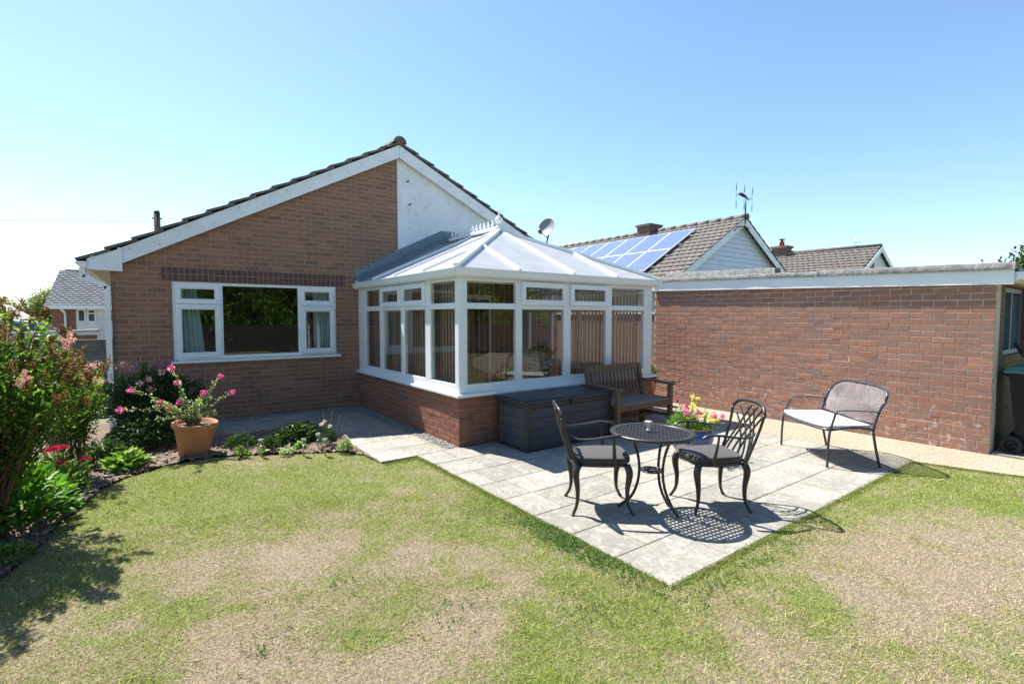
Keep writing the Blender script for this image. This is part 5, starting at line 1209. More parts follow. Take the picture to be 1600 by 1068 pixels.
for k in range(12):
    a = math.pi*k/6; m.tube([(.026*math.cos(a), .026*math.sin(a), .335), (.088*math.cos(a+.3), .088*math.sin(a+.3), .335)], .005, 5)
    m.tube([(.026*math.cos(a), .026*math.sin(a), .335), (.088*math.cos(a-.3), .088*math.sin(a-.3), .335)], .005, 5)
m.build('shelf', M['cast'], tb, True)
jr = thing('candle_jar', (3.285, 2.60, .671), 0, 'small clear glass jar lamp with a square grey cap standing on the round table', 'lamp')
m = MB(); m.lathe([(.022, 0), (.027, .004), (.018, .022), (.026, .034), (.027, .055)], n=20); m.build('glass', M['clear'], jr, True)
m = MB(); m.M = Matrix.Rotation(R(20), 4, 'Z'); m.bbox(-.027, .027, -.027, .027, .055, .082, .004); m.build('cap', M['steel'], jr, True)
m = MB(); m.lathe([(.001, .001), (.020, .001), (.020, .006), (.001, .006)], n=16); m.lathe([(.008, .008), (.009, .024), (.001, .025)], n=10); m.build('candle', M['pad_white'], jr, True)

# mesh love seat by the garage
def loveseat():
    t = thing('mesh_bench', (6.25, 2.435, .012), math.atan2(.3, -.39), 'dark tubular garden bench with wire mesh back and white pad near the garage wall', 'bench')
    def zt(y): return .69+.145*max(0, 1-(abs(y)/.47)**4.5)**.5
    def bx(z): k = (z-.42)/.44; return -.215-.10*k-.10*k*k
    for s in (-1, 1):
        m = MB(); stube(m, [(.265, s*.47, 0), (.262, s*.468, .2), (.245, s*.465, .38), (.205, s*.455, .50), (.175, s*.445, .585)], .0125); m.build('leg', M['tube'], t, True)
        m = MB(); stube(m, [(-.285, s*.465, 0), (-.235, s*.462, .22), (-.212, s*.458, .38), (-.225, s*.46, .47), (-.255, s*.465, .58), (-.29, s*.468, .66), (bx(.70)-.0, s*.47, .70)], .0135); m.build('leg', M['tube'], t, True)
        m = MB(); stube(m, [(.175, s*.445, .587), (.13, s*.45, .60), (-.02, s*.465, .602), (-.255, s*.466, .59)], [.012, .013, .013, .011], flat=.5); m.build('armrest', M['tube'], t, True)
    m = MB(); pts = [Vector((bx(zt(y)), y, zt(y))) for y in [-.47+.94*i/28 for i in range(29)]]; m.tube(pts, .0135, 8)
    zl_ = .455; m.tube([(bx(zl_), -.46, zl_), (bx(zl_), .46, zl_)], .009, 6); m.build('back_frame', M['tube'], t, True)
    m = MB(); stp = .0135; r_ = .0016
    for fam in (-1, 1):
        k = -90
        while k < 90:
            c = k*stp*1.3; pr = None; pts = []
            for i in range(60):
                y = -.465+.93*i/59; z = .46+.2+c+fam*y*1.0
                if zl_ <= z <= zt(y)-.004: pts.append((bx(z), y, z))
            if len(pts) > 1: m.tube([pts[0], pts[len(pts)//2], pts[-1]] if len(pts) > 4 else [pts[0], pts[-1]], r_, 3, cap=False)
            k += 1
    m.build('mesh_back', M['wire'], t, True)
    def fx(y): return .225+.10*math.sqrt(max(0, 1-(y/.47)**2))
    m = MB(); m.tube([(fx(y), y, .395) for y in [-.462+.924*i/24 for i in range(25)]], .013, 8); m.tube([(-.21, -.46, .40), (-.21, .46, .40)], .012, 8)
    for s in (-1, 1): stube(m, [(-.21, s*.46, .40), (0, s*.462, .425), (.23, s*.462, .395)], .012)
    for k in range(9): y = -.4+.1*k; m.tube([(-.21, y, .40), (fx(y), y, .395)], .004, 5)
    m.build('seat_frame', M['tube'], t, True)
    m = MB(); n = 26; top = []; 
    ol = [(-.19, -.44+.88*i/(n-1)) for i in range(n)][::-1]+[(fx(y)*1.0-.004, y) for y in [-.445+.89*i/(n-1) for i in range(n)]]
    k = len(ol); cx = .04; rings = []
    for sc, z in ((.98, .411), (1, .42), (1, .437), (.985, .446), (.94, .450), (.5, .452), (.01, .452)): rings += [(cx+(x-cx)*sc, y*sc, z+.012*math.cos(x*9)*0) for x, y in ol]
    m.smooth = True; m.add(rings, [(i*k+j, i*k+(j+1) % k, (i+1)*k+(j+1) % k, (i+1)*k+j) for i in range(6) for j in range(k)]+[tuple(range(k))[::-1]]); m.build('seat_pad', M['pad_white'], t, True)
loveseat()

# wooden bench against the conservatory
wb = thing('wooden_bench', (5.5, 4.7, .012), 0, 'brown slatted wooden garden bench against the conservatory beside the storage box', 'bench')
bx0, bx1 = 4.93, 6.10; yf, yb_ = 4.40, 4.90
def pbuild(nm, m, mat='wood'): m.build(nm, M[mat], wb)
for x in (bx0, bx1-.06): m = MB(); m.bbox(x, x+.062, yf, yf+.062, .012, .625, .004); pbuild('leg', m, 'wood_z')
for x in (bx0, bx1-.06):
    m = MB(); m.hexa([(x, yb_, .012), (x+.06, yb_, .012), (x+.06, yb_+.06, .012), (x, yb_+.06, .012), (x, yb_, .42), (x+.06, yb_, .42), (x+.06, yb_+.06, .42), (x, yb_+.06, .42)])
    m.hexa([(x, yb_, .42), (x+.06, yb_, .42), (x+.06, yb_+.06, .42), (x, yb_+.06, .42), (x, yb_+.10, .90), (x+.06, yb_+.10, .90), (x+.06, yb_+.145, .90), (x, yb_+.145, .90)]); pbuild('leg', m, 'wood_z')
m = MB(); m.bbox(bx0+.063, bx1-.063, yf+.006, yf+.04, .345, .415); pbuild('front_rail', m)
m = MB()
for k in range(6): y = yf+.012+k*.082; m.bbox(bx0+.005, bx1-.005, y, y+.072, .4155, .438, .003)
pbuild('seat', m, 'wood_seat')
for x in (bx0-.008, bx1-.068):
    m = MB(); m.hexa([(x, yf-.035, .626), (x+.078, yf-.035, .626), (x+.078, yb_+.04, .645), (x, yb_+.04, .645), (x, yf-.035, .655), (x+.078, yf-.035, .655), (x+.078, yb_+.04, .675), (x, yb_+.04, .675)]); pbuild('armrest', m)
m = MB(); m.box(bx0+.02, bx1-.02, yb_+.01, yb_+.045, .16, .20) if False else None
for x in (bx0+.015, bx1-.045): m.box(x, x+.03, yf+.063, yb_-.001, .16, .20)
m.box(bx0+.046, bx1-.046, 4.66, 4.69, .165, .195); pbuild('stretcher', m)
def by(z): return yb_+.015+(z-.42)*.21
m = MB(); m.hexa([(bx0+.061, by(.82), .82), (bx1-.061, by(.82), .82), (bx1-.061, by(.82)+.035, .82), (bx0+.061, by(.82)+.035, .82), (bx0+.061, by(.90), .905), (bx1-.061, by(.90), .905), (bx1-.061, by(.9)+.035, .905), (bx0+.061, by(.9)+.035, .905)]); pbuild('top_rail', m)
m = MB(); m.hexa([(bx0+.061, by(.46), .455), (bx1-.061, by(.46), .455), (bx1-.061, by(.46)+.03, .455), (bx0+.061, by(.46)+.03, .455), (bx0+.061, by(.50), .50), (bx1-.061, by(.50), .50), (bx1-.061, by(.5)+.03, .50), (bx0+.061, by(.5)+.03, .50)]); pbuild('lower_rail', m)
for k in range(13):
    x = bx0+.10+k*.0775; m = MB(); m.hexa([(x, by(.5)+.004, .501), (x+.045, by(.5)+.004, .501), (x+.045, by(.5)+.022, .501), (x, by(.5)+.022, .501), (x, by(.82)+.006, .819), (x+.045, by(.82)+.006, .819), (x+.045, by(.82)+.026, .819), (x, by(.82)+.026, .819)]); pbuild('back_slat', m, 'wood_z')

# resin storage box
sb = thing('storage_box', (4.2, 4.84, .012), 0, 'large dark grey resin storage box with plank pattern sides and lid', 'storage box')
X0, X1, Ya, Yb = 3.515, 4.94, 4.52, 5.14
m = MB(); 
for k in range(4):
    z0 = .05+k*.118; m.bbox(X0+.06, X1-.06, Ya+.012, Ya+.05, z0, z0+.114, .003); m.bbox(X0+.012, X0+.05, Ya+.06, Yb-.06, z0, z0+.114, .003); m.bbox(X1-.05, X1-.012, Ya+.06, Yb-.06, z0, z0+.114, .003)
m.box(X0+.02, X1-.02, Ya+.02, Yb-.012, .03, .56); m.build('body', M['resin'], sb)
m = MB()
for x in (X0, X1-.075):
    for y in (Ya, Yb-.075): m.bbox(x, x+.075, y, y+.075, .012, .575, .008)
for y in (Ya+.004,): m.bbox(X0+.076, X1-.076, y, y+.03, .525, .575); m.bbox(X0+.076, X1-.076, y, y+.03, .014, .048)
m.bbox(X0+.004, X0+.034, Ya+.076, Yb-.076, .525, .575); m.bbox(X0+.004, X0+.034, Ya+.076, Yb-.076, .014, .048)
m.build('corner_frame', M['resin_frame'], sb)
m = MB(); rr = [(0, .576), (0, .600), (.006, .606)]
m.bbox(X0-.018, X1+.018, Ya-.018, Yb+.01, .576, .615, .007)
for k in range(8): y = Ya-.004+k*.0785; m.bbox(X0-.008, X1+.008, y, y+.074, .6155, .628, .004)
m.build('lid', M['resin_lid'], sb)
m = MB(); m.bbox(4.205, 4.265, Ya-.034, Ya-.019, .535, .60, .004); m.bbox(4.215, 4.255, Ya-.02, Ya+.004, .525, .56, .003); m.build('latch', M['resin_frame'], sb)

# ================================================================== POTS AND PLANTS
def potlathe(t, prof, mat, name='pot', n=48): m = MB(); m.lathe(prof, n=n); return m.build(name, mat, t, True)
def stemtube(m, a, b_, r, sag=.0, n=5, seg=5):
    a, b_ = Vector(a), Vector(b_); pts = []
    for i in range(n+1):
        t = i/n; p = a.lerp(b_, t); p.z += sag*4*t*(1-t)*(a-b_).length; pts.append(p)
    m.tube(pts, [r*(1-.6*i/n) for i in range(n+1)], seg, cap=False); return pts
def bez(a, b_, c, t): return a*(1-t)**2+b_*2*t*(1-t)+c*t*t
def cluster(c, r, n, L, mat_t=None):   # round blossom of small petals
    d = nrm(rng.normal(size=(n, 3))); return leaves(np.array(c)+d*r*rng.uniform(.3, 1, (n, 1)), d+rng.normal(0, .5, (n, 3)), L, L*.9, .1)

tp_ = thing('terracotta_pot', (.385, 6.80, .012), 0, 'large terracotta pot standing at the edge of the planting bed', 'plant pot')
prof = [(.150, 0), (.155, .004), (.168, .10), (.185, .20), (.205, .29), (.213, .315), (.226, .322), (.232, .34), (.230, .372), (.220, .378), (.206, .374), (.200, .33), (.192, .325), (.001, .325)]
m = MB(); m.M = Matrix.Rotation(R(3), 4, 'Y') @ Matrix.Rotation(R(3), 4, 'X'); m.lathe(prof, n=56); m.build('pot', M['terracotta'], tp_, True)
m = MB(); m.M = Matrix.Rotation(R(3), 4, 'Y') @ Matrix.Rotation(R(3), 4, 'X'); m.lathe([(.001, .338), (.10, .345), (.197, .336), (.197, .32)], n=32); m.build('compost', M['compost'], tp_, True)
ps = thing('potted_shrub', (.385, 6.80, .34), 0, 'variegated arching shrub with magenta flower clusters growing in the terracotta pot', 'shrub')
tips = [(.19, 1.02), (.25, .83), (-.18, .78), (-.27, .60), (.08, .64), (.26, .62), (.68, .87), (.77, .70), (.5, .69), (.16, .56)]
base = np.array((.385, 6.80, .36)); LP = []; stm = MB(); blooms = []
allt = [(x, z, 1) for x, z in tips]+[(rng.uniform(.0, .68), rng.uniform(.42, .70), 0) for _ in range(30)]+[(.18, 1.06, 0), (.62, .84, 0)]
for i, (x, z, fl) in enumerate(allt):
    e = np.array((x, 6.80+rng.uniform(-.15, .15), z)); mid = base*.5+e*.5+np.array((0, 0, .10+.05*(abs(x-.38) > .4))); b0 = base+np.array((rng.uniform(-.06, .06), rng.uniform(-.06, .06), 0))
    pts = [bez(b0, mid, e, t) for t in np.linspace(0, 1, 9)]; stm.tube([tuple(p) for p in pts], [.005-.0035*k/8 for k in range(9)], 5, cap=False)
    L_ = np.linalg.norm(e-base); n = int(16+46*L_)
    ts = np.clip(rng.uniform(.12, 1.02, n), 0, 1)[:, None]; P = b0*(1-ts)**2+mid*2*ts*(1-ts)+e*ts**2
    D = rng.normal(0, .8, (n, 3))+(e-b0)/L_*.5+np.array((0, 0, .25)); LP.append(leaves(P+rng.normal(0, .01, (n, 3)), D, rng.uniform(.022, .040, n), rng.uniform(.013, .022, n), .2))
    if fl: blooms.append((e+np.array((0, 0, .012)), .034 if i in (0, 1, 2, 3, 6, 7, 8) else .026))
stm.build('stem', M['stem_brown'], ps); leafobj('foliage', LP, M['leaf_varieg'], ps)
for c, r_ in blooms: leafobj('flower', cluster(c, r_, 46, .022), M['flower_magenta'], ps)

bp = thing('blue_pot', (4.94, 3.31, .012), 0, 'blue glazed round pot behind the right cast chair', 'plant pot')
potlathe(bp, [(.115, .015), (.13, .018), (.165, .06), (.215, .14), (.240, .23), (.235, .29), (.214, .330), (.210, .335)], M['glaze'])
potlathe(bp, [(.210, .335), (.224, .341), (.230, .351), (.226, .361), (.205, .363), (.196, .351), (.19, .32)], M['glaze_rim'], 'rim')
m = MB(); m.lathe([(.001, .335), (.1, .34), (.19, .33)], n=24); m.build('compost', M['compost'], bp, True)
m = MB()
for k in range(3):
    a = R(195+120*k); m.bbox(.15*math.cos(a)-.03, .15*math.cos(a)+.03, .15*math.sin(a)-.03, .15*math.sin(a)+.03, 0, .03, .008)
m.lathe([(.10, .012), (.155, .014), (.172, .028), (.165, .034), (.10, .030), (.10, .012)], n=32, closed=True)
m.build('pot_foot', M['glaze'], bp, True)
bf = thing('bedding_flowers', (4.94, 3.31, .31), 0, 'mixed pink, red and yellow bedding flowers growing in the blue pot', 'flowers')
c0 = np.array((4.94, 3.31, .375)); LP = []
n = 3600; d = nrm(rng.normal(size=(n, 3))); d[:, 2] = np.abs(d[:, 2])*.9; P = c0+d*np.array((.27, .27, .15))*rng.uniform(.35, 1, (n, 1)); LP.append(leaves(P, d+rng.normal(0, .6, (n, 3))+np.array((0, 0, .3)), rng.uniform(.02, .038, n), rng.uniform(.012, .02, n), .2))
st = MB(); spikes = [(x_+.30, y_+.11, z_+.05) for x_, y_, z_ in [(4.48, 3.10, .52), (4.55, 3.3, .60), (4.62, 3.28, .57), (4.50, 3.25, .50), (4.72, 3.25, .56), (4.79, 3.28, .62), (4.82, 3.24, .60), (4.70, 3.05, .46), (4.86, 3.15, .45), (4.42, 3.22, .53), (4.46, 3.3, .57), (4.66, 3.35, .52), (4.9, 3.2, .5)]]
for (x, y, z) in spikes:
    b0 = np.array((x*.7+4.94*.3, y*.7+3.31*.3, .34)); e = np.array((x, y, z)); st.tube([tuple(b0), tuple(e)], .003, 5); n = 60
    t = rng.random((n, 1)); LP.append(leaves(b0+(e-b0)*t, rng.normal(0, 1, (n, 3))+np.array((0, 0, .4)), rng.uniform(.014, .03, n), .009, .2))
st.build('stem', M['stem_green'], bf); leafobj('foliage', LP, M['leaf_pot'], bf)
for (x, y, z), mt, r_ in (((4.50, 3.20, .57), 'flower_magenta', .030), ((4.44, 3.12, .50), 'flower_magenta', .026), ((4.56, 3.24, .48), 'flower_magenta', .03), ((4.58, 3.22, .53), 'flower_crimson', .018), ((4.53, 3.12, .46), 'flower_pink', .028), ((4.60, 3.1, .45), 'flower_crimson', .024), ((4.78, 3.28, .625), 'flower_yellow', .032), ((4.83, 3.25, .60), 'flower_yellow', .026), ((4.69, 3.22, .545), 'flower_yellow', .03), ((4.72, 3.27, .50), 'flower_yellow', .022), ((4.80, 3.26, .55), 'flower_yellow', .018), ((4.74, 3.02, .41), 'flower_crimson', .022), ((4.83, 3.06, .42), 'flower_pink', .024), ((4.66, 3.03, .40), 'flower_yellow', .024), ((4.60, 3.0, .38), 'flower_white', .022), ((4.5, 3.02, .40), 'flower_white', .022), ((4.77, 3.0, .37), 'flower_yellow', .02), ((4.9, 3.12, .40), 'flower_yellow', .018), ((4.56, 3.34, .60), 'flower_crimson', .016), ((4.45, 3.02, .44), 'flower_pink', .022), ((4.70, 2.98, .42), 'flower_magenta', .020), ((4.64, 3.15, .52), 'flower_yellow', .022), ((4.80, 3.12, .47), 'flower_white', .022), ((4.54, 3.04, .43), 'flower_yellow', .02), ((4.88, 3.0, .40), 'flower_magenta', .018), ((4.62, 2.96, .39), 'flower_yellow', .02)):
    leafobj('flower', cluster((x+.30, y+.11-.03*(z < .47), z+.05+.035*(z < .47)), r_, 40, .019), M[mt], bf)

# generic clump of leaves rising from a base
def clump(name, label, cat, x, y, r_, h, n, L, W, mat, group=None, six=False, flowers=None, upright=.5, z0=.02, stems=None):
    t = thing(name, (x, y, z0), 0, label, cat, group); k = n
    a = rng.uniform(0, 2*np.pi, k); rr = np.sqrt(rng.random(k)); hh = rng.random(k)
    P = np.stack([x+rr*r_*np.cos(a)*.85, y+rr*r_*np.sin(a)*.85, z0+h*(1-rr**2*.65)*(.25+.75*hh)], 1)
    D = np.stack([np.cos(a)*rr, np.sin(a)*rr, np.full(k, upright)], 1)+rng.normal(0, .35, (k, 3))
    Ls = L*rng.uniform(.6, 1.15, k); P = P-nrm(D)*Ls[:, None]*.5
    P[:, 2] = np.maximum(P[:, 2], z0); leafobj('foliage', [leaves(P, D, Ls, Ls*W, .22, rnd=np.clip(hh*.6+rng.random(k)*.4, 0, 1), bend=.25, six=six)], mat, t)
    m = MB()
    for i in range(stems or max(5, n//40)):
        a_ = rng.uniform(0, 6.28); q = rng.uniform(.2, .85); stemtube(m, (x+.2*r_*math.cos(a_), y+.2*r_*math.sin(a_), z0-.02), (x+q*r_*math.cos(a_), y+q*r_*math.sin(a_), z0+h*.8), .004, .05)
    m.build('stem', M['stem_green'], t)
    for f in flowers or []: leafobj('flower', cluster(f[:3], f[3], f[5] if len(f) > 5 else 40, .016), M[f[4]], t)
    return t
clump('herbaceous_clump', 'bright green broad leaved clump under the flowering bush at the left edge', 'plant', -.90, 5.20, .46, .54, 760, .13, .36, M['leaf_bright'], six=True, upright=.7)
for (x, y, z, lab, k) in ((-.66, 5.72, .46, 'crimson flat flower head cluster nearer the bush', 5), (-.57, 5.66, .35, 'lower crimson flat flower head cluster nearer the lawn', 4)):
    t = thing('sedum', (x, y, .02), 0, lab, 'flowers', 'crimson flower heads in the left bed'); m = MB()
    for q in range(k):
        dx, dy = rng.uniform(-.07, .07), rng.uniform(-.04, .04); c = np.array((x+dx+(q-k/2)*.028, y+dy, z+rng.uniform(-.02, .03))); stemtube(m, (x, y, .0), tuple(c), .005, .03)
        n = 150; a = rng.uniform(0, 6.28, n); rr = np.sqrt(rng.random(n))*.045; P = np.stack([c[0]+rr*np.cos(a), c[1]+rr*np.sin(a), c[2]+.012*(1-(rr/.045)**2)], 1)
        leafobj('flower', [leaves(P, rng.normal(0, .6, (n, 3))+np.array((0, 0, 1)), .012, .011, .1)], M['flower_crimson'], t)
    m.build('stem', M['stem_green'], t)
    n = 90; a = rng.uniform(0, 6.28, n); P = np.stack([x+.10*np.cos(a)*rng.random(n), y+.1*np.sin(a)*rng.random(n), rng.uniform(.05, z-.04, n)], 1); leafobj('foliage', [leaves(P, np.stack([np.cos(a), np.sin(a), np.full(n, .5)], 1), .07, .03, .2)], M['leaf_bush'], t)
clump('leafy_clump', 'pale green leafy clump with dead flower stalks in the open soil left of the pot', 'plant', -.22, 6.52, .24, .20, 190, .11, .5, M['leaf_pot'], six=True, upright=.8)
clump('sprawling_weed', 'small sprawling weed at the lawn edge in the left foreground', 'plant', -.80, 4.50, .18, .10, 130, .06, .35, M['leaf_bush'])
clump('fern_clump', 'dark green low clump in shade just right of the terracotta pot', 'plant', .86, 6.78, .20, .20, 420, .06, .22, M['leaf_dark'])
clump('fern_clump', 'feathery green clump behind the leftmost garden stake light', 'plant', 1.12, 6.42, .13, .19, 320, .07, .14, M['leaf_dark'])
clump('leafy_clump', 'wide dark leafy mass at the back of the bed beside the path', 'plant', 1.50, 6.72, .32, .26, 700, .08, .4, M['leaf_dark'])
clump('seedling', 'small pale leaved plant in the soil left of the leftmost stake light', 'plant', .80, 6.34, .085, .12, 26, .09, .5, M['leaf_pot'], six=True)
clump('seedling', 'small yellow green rosette beside the leftmost stake light', 'plant', 1.03, 6.32, .07, .07, 24, .07, .4, M['leaf_pot'], six=True)
clump('seedling', 'small leafy plant with white edges between the middle stake lights', 'plant', 1.26, 6.16, .10, .09, 36, .07, .45, M['leaf_varieg'], six=True)
clump('seedling', 'small bright leaved plant before the dark leafy mass', 'plant', 1.42, 6.25, .09, .12, 40, .07, .45, M['leaf_pot'], six=True)
t = clump('snapdragon', 'tall snapdragon clump with pale flowers behind the right stake lights', 'plant', 1.75, 6.22, .12, .26, 420, .045, .25, M['leaf_dark'], flowers=[(1.66, 6.18, .30, .022, 'flower_white'), (1.70, 6.20, .33, .018, 'flower_pink'), (1.76, 6.2, .26, .022, 'flower_white')])
m = MB()
for (x, y, z) in ((1.70, 6.24, .40), (1.80, 6.26, .40), (1.88, 6.2, .36)): m.tube([(x, y, .05), (x, y, z)], .004, 5); m.tube([(x, y, z-.14), (x, y, z-.05), (x, y, z+.02)], [.012, .009, .002], 6)
m.build('flower_stalk', M['stem_green'], t)
clump('snapdragon', 'small silvery snapdragon with pink buds at the corner of the paving', 'plant', 1.83, 5.84, .10, .18, 420, .04, .22, M['leaf_varieg'], flowers=[(1.82, 5.82, .20, .016, 'flower_pink'), (1.85, 5.84, .17, .014, 'flower_white')])

# solar stake lights
for i, (x, y, lab) in enumerate(((1.0, 6.24, 'glass topped stake light, leftmost of the four, beside the yellow rosette'), (1.40, 5.985, 'glass topped stake light standing alone between the leftmost one and the right pair'), (1.605, 6.15, 'rear one of the two stake lights standing close together'), (1.60, 5.85, 'front one of the two stake lights standing close together'))):
    t = thing('stake_light', (x, y, .0), rng.uniform(0, 3), lab, 'garden light', 'glass topped stake lights in the bed')
    m = MB(); m.tube([(0, 0, -.01), (0, 0, .12)], .008, 8); m.build('stake', M['bone'], t, True)
    m = MB(); m.lathe([(.010, .118), (.026, .122), (.020, .140), (.026, .152), (.027, .182)], n=16); m.build('glass', M['clear'], t, True)
    m = MB(); m.lathe([(.001, .120), (.018, .121), (.018, .128), (.001, .128)], n=16); m.bbox(-.027, .027, -.027, .027, .182, .205, .004); m.build('cap', M['steel'], t, True)

# big flowering shrub at the left edge
def spike(c, d, L, r_, n):
    d = nrm(np.array(d)); t = rng.random(n); a = rng.uniform(0, 6.28, n); s = nrm(np.cross(d, (.3, .2, 1.))); u = np.cross(s, d)
    lump = 1+.35*np.sin(t*L/.011*3.1); rad_ = r_*(1-t*.75)*lump
    o = s*np.cos(a)[:, None]+u*np.sin(a)[:, None]; P = np.array(c)+d*(t*L)[:, None]+o*rad_[:, None]*.8
    return leaves(P, o+d*.5+rng.normal(0, .3, (n, 3)), .011, .010, .1)
def bigshrub(name, label, base, cen, rad3, nst, nleaf, L, mat, spk, pinks, stemr=.012):
    t = thing(name, base, 0, label, 'shrub'); m = MB(); base = np.array(base); cen = np.array(cen); rad3 = np.array(rad3); LP = []; tipsl = []
    for i in range(nst):
        d = nrm(rng.normal(size=3)); d[2] = abs(d[2])*1.0-.25*(rng.random() < .4); rr = rng.uniform(.55, 1.04); e = cen+d*rad3*rr
        b0 = base+np.array((rng.uniform(-.10, .10), rng.uniform(-.10, .10), 0)); mid = b0*.45+e*.55+np.array((0, 0, .22*rng.random()))-np.array(((e-b0)[0]*.2, (e-b0)[1]*.2, 0))
        pts = [bez(b0, mid, e, tt) for tt in np.linspace(0, 1, 9)]; m.tube([tuple(p) for p in pts], [stemr*(1-.85*k/8) for k in range(9)], 5, cap=False)
        n = nleaf; ts = (1-rng.random(n)**1.3*.62)[:, None]; P = b0*(1-ts)**2+mid*2*ts*(1-ts)+e*ts**2
        # side twigs: scatter round the shoot
        P = P+rng.normal(0, .055, (n, 3))*(1.15-ts*.6); D = rng.normal(0, .65, (n, 3))+nrm(e-b0)*.55+np.array((0, 0, .1))
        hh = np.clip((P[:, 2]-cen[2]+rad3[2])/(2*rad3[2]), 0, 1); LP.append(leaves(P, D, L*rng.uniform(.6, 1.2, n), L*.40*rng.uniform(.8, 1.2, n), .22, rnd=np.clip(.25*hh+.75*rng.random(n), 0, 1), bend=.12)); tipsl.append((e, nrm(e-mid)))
    m.build('stem', M['stem_brown'], t); leafobj('foliage', LP, mat, t)
    tipsl.sort(key=lambda q: -q[0][2]-q[0][0]*.9); k = 0
    for e, d in tipsl:
        if k >= spk: break
        if rng.random() < .12: continue
        dd = d*.55+np.array((rng.normal(0, .2), rng.normal(0, .2), .65)); L_ = rng.uniform(.09, .17)
        pk = (k % 9 == 3) and pinks
        parts = [spike(e, dd, L_, .021, 230)]
        for q in range(rng.integers(1, 4)): parts.append(spike(e+nrm(dd)*L_*rng.uniform(0, .4), dd+rng.normal(0, .6, 3), L_*.55, .015, 90))
        leafobj('flower_spike' if pk else 'seed_spike', parts, M['flower_pink' if pk else 'seed_brown'], t); k += 1
    return t
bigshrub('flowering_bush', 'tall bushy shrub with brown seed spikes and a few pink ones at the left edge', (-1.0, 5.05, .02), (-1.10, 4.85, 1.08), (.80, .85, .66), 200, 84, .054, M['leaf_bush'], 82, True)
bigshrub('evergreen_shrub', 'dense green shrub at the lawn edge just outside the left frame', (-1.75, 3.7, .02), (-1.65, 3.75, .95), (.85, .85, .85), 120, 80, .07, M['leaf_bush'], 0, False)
t = bigshrub('shade_shrub', 'dark rounded shrub with dusky purple flower heads in front of the shaded gable wall', (.0, 7.9, .02), (-.02, 7.85, .50), (.66, .40, .50), 170, 85, .05, M['leaf_dark'], 0, False, .007)
for k in range(26):
    a = rng.uniform(0, 6.28); rr = rng.uniform(.2, .95); x, y = -.02+.62*rr*math.cos(a), 7.78+.36*rr*math.sin(a); z = .52+.50*math.sqrt(1-rr*rr)+rng.uniform(-.05, .06)
    leafobj('flower', cluster((x, y, z), .045, 60, .014), M['flower_dusky'], t)
t = bigshrub('spirea', 'smaller shrub with flat pale pink flower heads beside the downpipe', (-.62, 6.35, .02), (-.66, 6.40, .70), (.34, .32, .38), 55, 60, .05, M['leaf_bush'], 6, False, .006)
for k in range(14):
    x, y, z = -.66+rng.uniform(-.28, .30), 6.25+rng.uniform(-.25, .2), 1.02+rng.uniform(-.12, .12)
    leafobj('flower', cluster((x, y, z), .05, 80, .014), M['flower_pink'], t)
clump('low_perennial', 'low dark perennial leaves at the foot of the shaded shrub', 'plant', -.45, 6.85, .30, .28, 520, .09, .3, M['leaf_dark'])
clump('ground_shrub', 'dense dark foliage low down below the purple flowered shrub', 'shrub', -.05, 7.50, .50, .46, 2400, .06, .4, M['leaf_dark'])
clump('low_perennial', 'arching strap leaves at the foot of the flowering bush', 'plant', -.72, 6.0, .26, .34, 420, .12, .22, M['leaf_bush'])
tub = thing('flower_tub', (7.32, 5.85, .012), 0, 'red flowering plant in a tub in the gap between conservatory and garage', 'plant pot')
m = MB(); m.lathe([(.12, 0), (.17, .38), (.18, .40), (.16, .40), (.001, .37)], n=24); m.build('pot', M['terracotta'], tub, True)
clump('geranium', 'red flowering geranium in the gap between conservatory and garage', 'plant', 7.32, 5.85, .22, .42, 300, .07, .7, M['leaf_bush'], z0=.40, flowers=[(7.24, 5.72, .82, .05, 'flower_red', 60), (7.34, 5.8, .76, .04, 'flower_red', 60), (7.40, 5.9, .86, .04, 'flower_red', 60)])
# window box plants seen through the conservatory glass
pt = thing('potted_geranium', (6.0, 7.3, .05), 0, 'red and orange flowers on a stand seen through the last front conservatory pane', 'plant')
m = MB(); m.lathe([(.16, 0), (.02, .02), (.02, .56), (.16, .58), (.16, .60), (.001, .60)], n=20); m.lathe([(.08, .60), (.11, .74), (.001, .73)], n=20); m.build('stand', M['pad_white'], pt, True)
n = 240; d = nrm(rng.normal(size=(n, 3))); leafobj('foliage', [leaves(np.array((6.0, 7.3, .90))+d*np.array((.2, .2, .12)), d, .06, .045, .2)], M['leaf_bush'], pt)
for q in range(7): leafobj('flower', cluster((6.0+rng.uniform(-.22, .22), 7.2+rng.uniform(-.2, .1), .98+rng.uniform(-.08, .08)), .04, 50, .02), M['flower_red' if q % 2 else 'flower_white'], pt)

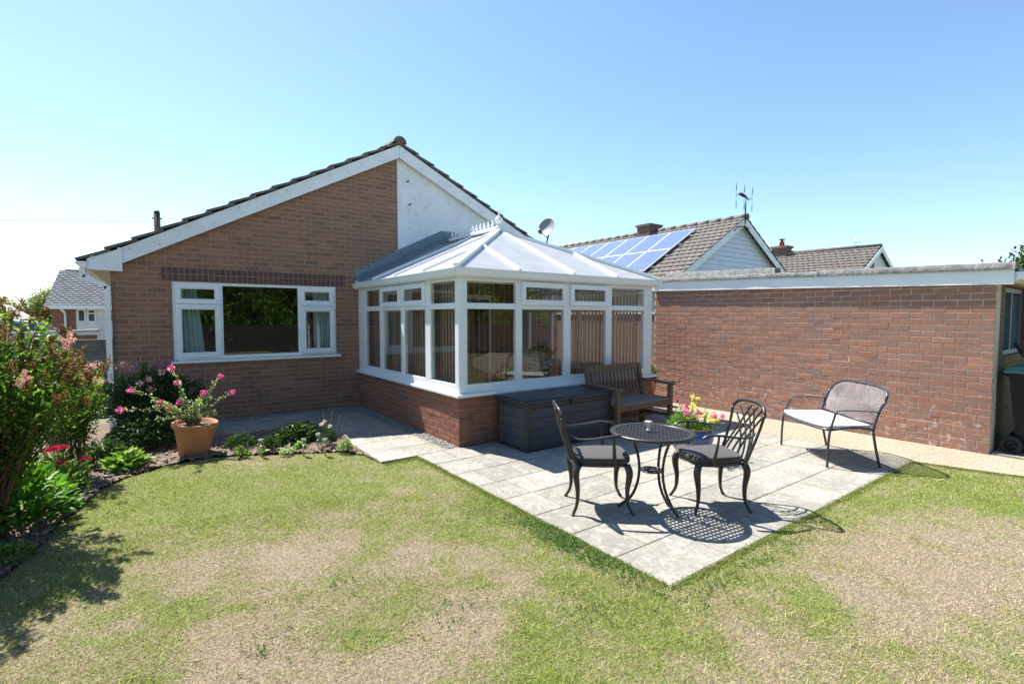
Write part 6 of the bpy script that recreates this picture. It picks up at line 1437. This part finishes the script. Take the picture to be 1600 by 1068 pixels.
# trees, then an invented hedge and fence added only for the window reflections
def tree(name, label, x, y, h, r_, n, L, mat, cz=None, group=None, rz_=None):
    t = thing(name, (x, y, 0), 0, label, 'tree', group); m = MB(); cz = cz or h-r_
    m.tube(spl([(x, y, 0), (x+.05*r_, y, cz*.5), (x, y, cz)], 4), rad([.09*r_+.05, .05*r_+.03, .03*r_+.01], 9), 8)
    for k in range(9):
        a = rng.uniform(0, 6.28); e = (x+r_*.7*math.cos(a), y+r_*.7*math.sin(a), cz+r_*rng.uniform(-.2, .7)); stemtube(m, (x, y, cz*rng.uniform(.55, .95)), e, .03*r_+.01, .08)
    m.build('trunk', M['stem_brown'], t)
    cl = 26; cc = nrm(rng.normal(size=(cl, 3)))*rng.uniform(.45, .95, (cl, 1))*r_*np.array((1, 1, rz_ or .85))+np.array((x, y, cz)); k = rng.integers(0, cl, n)
    P = cc[k]+nrm(rng.normal(size=(n, 3)))*rng.random((n, 1))**.5*r_*.36
    hh = (P[:, 2]-cz)/r_*.5+.5; leafobj('crown', [leaves(P, rng.normal(size=(n, 3)), L*rng.uniform(.6, 1.2, n), L*.55, .2, rnd=np.clip(.3*hh+.7*rng.random(n), 0, 1))], mat, t)
    return t
tree('round_tree', 'olive green rounded tree behind the grey roofed bungalow at the far left', -6.2, 45, 3.65, 1.75, 9000, .16, M['leaf_tree'], 1.9)
tree('distant_tree', 'hazy blue green tree top left of the grey tiled roof', -5.6, 60, 4.9, 1.7, 5000, .2, M['leaf_hedge'], 3.2)
tree('garden_tree', 'leafy tree top showing over the garage roof at the right edge', 14.6, 1.9, 2.98, .95, 3500, .11, M['leaf_dark'], 2.05)
tree('garden_tree', 'tree in the neighbouring garden beyond the left fence', -4.5, 20, 1.75, .9, 3000, .1, M['leaf_bush'], .95)
hd = thing('reflection_hedge', (4, -9, 0), 0, 'tall leafy hedge invented behind the camera, added only for the reflection in the windows', 'hedge')  # invented hedge, added to give the windows a green reflection
n = 26000; x = rng.uniform(-9, 17, n); z = rng.uniform(.1, 4.6, n)+.25*np.sin(x*1.7); P = np.stack([x, -9+rng.normal(0, .18, n)+.25*np.sin(x*2.3+z*1.9), z], 1)
leafobj('foliage', [leaves(P, rng.normal(size=(n, 3))+np.array((0, .6, .2)), .20*rng.uniform(.6, 1.2, n), .11, .2)], M['leaf_hedge'], hd)
m = MB(); m.box(-9, 17, -9.9, -9.4, 0, 4.2); m.build('core', simple('hedge_core', (.015, .022, .01), None, 3, .95), hd)
M['reflection_fence'] = simple('reflection_fence_board', (.035, .03, .025), None, 3, .9)
bfz = thing('reflection_fence', (4, -8.4, 0), 0, 'dark board fence invented behind the camera, added only for the reflection', 'fence')  # invented fence, near black to darken the lower part of the window reflection
m = MB()
for k in range(170): m.cur = random.random(); m.box(-9+k*.15, -9+k*.15+.14, -8.42, -8.40, 0, 1.25)
m.build('board', M['reflection_fence'], bfz)
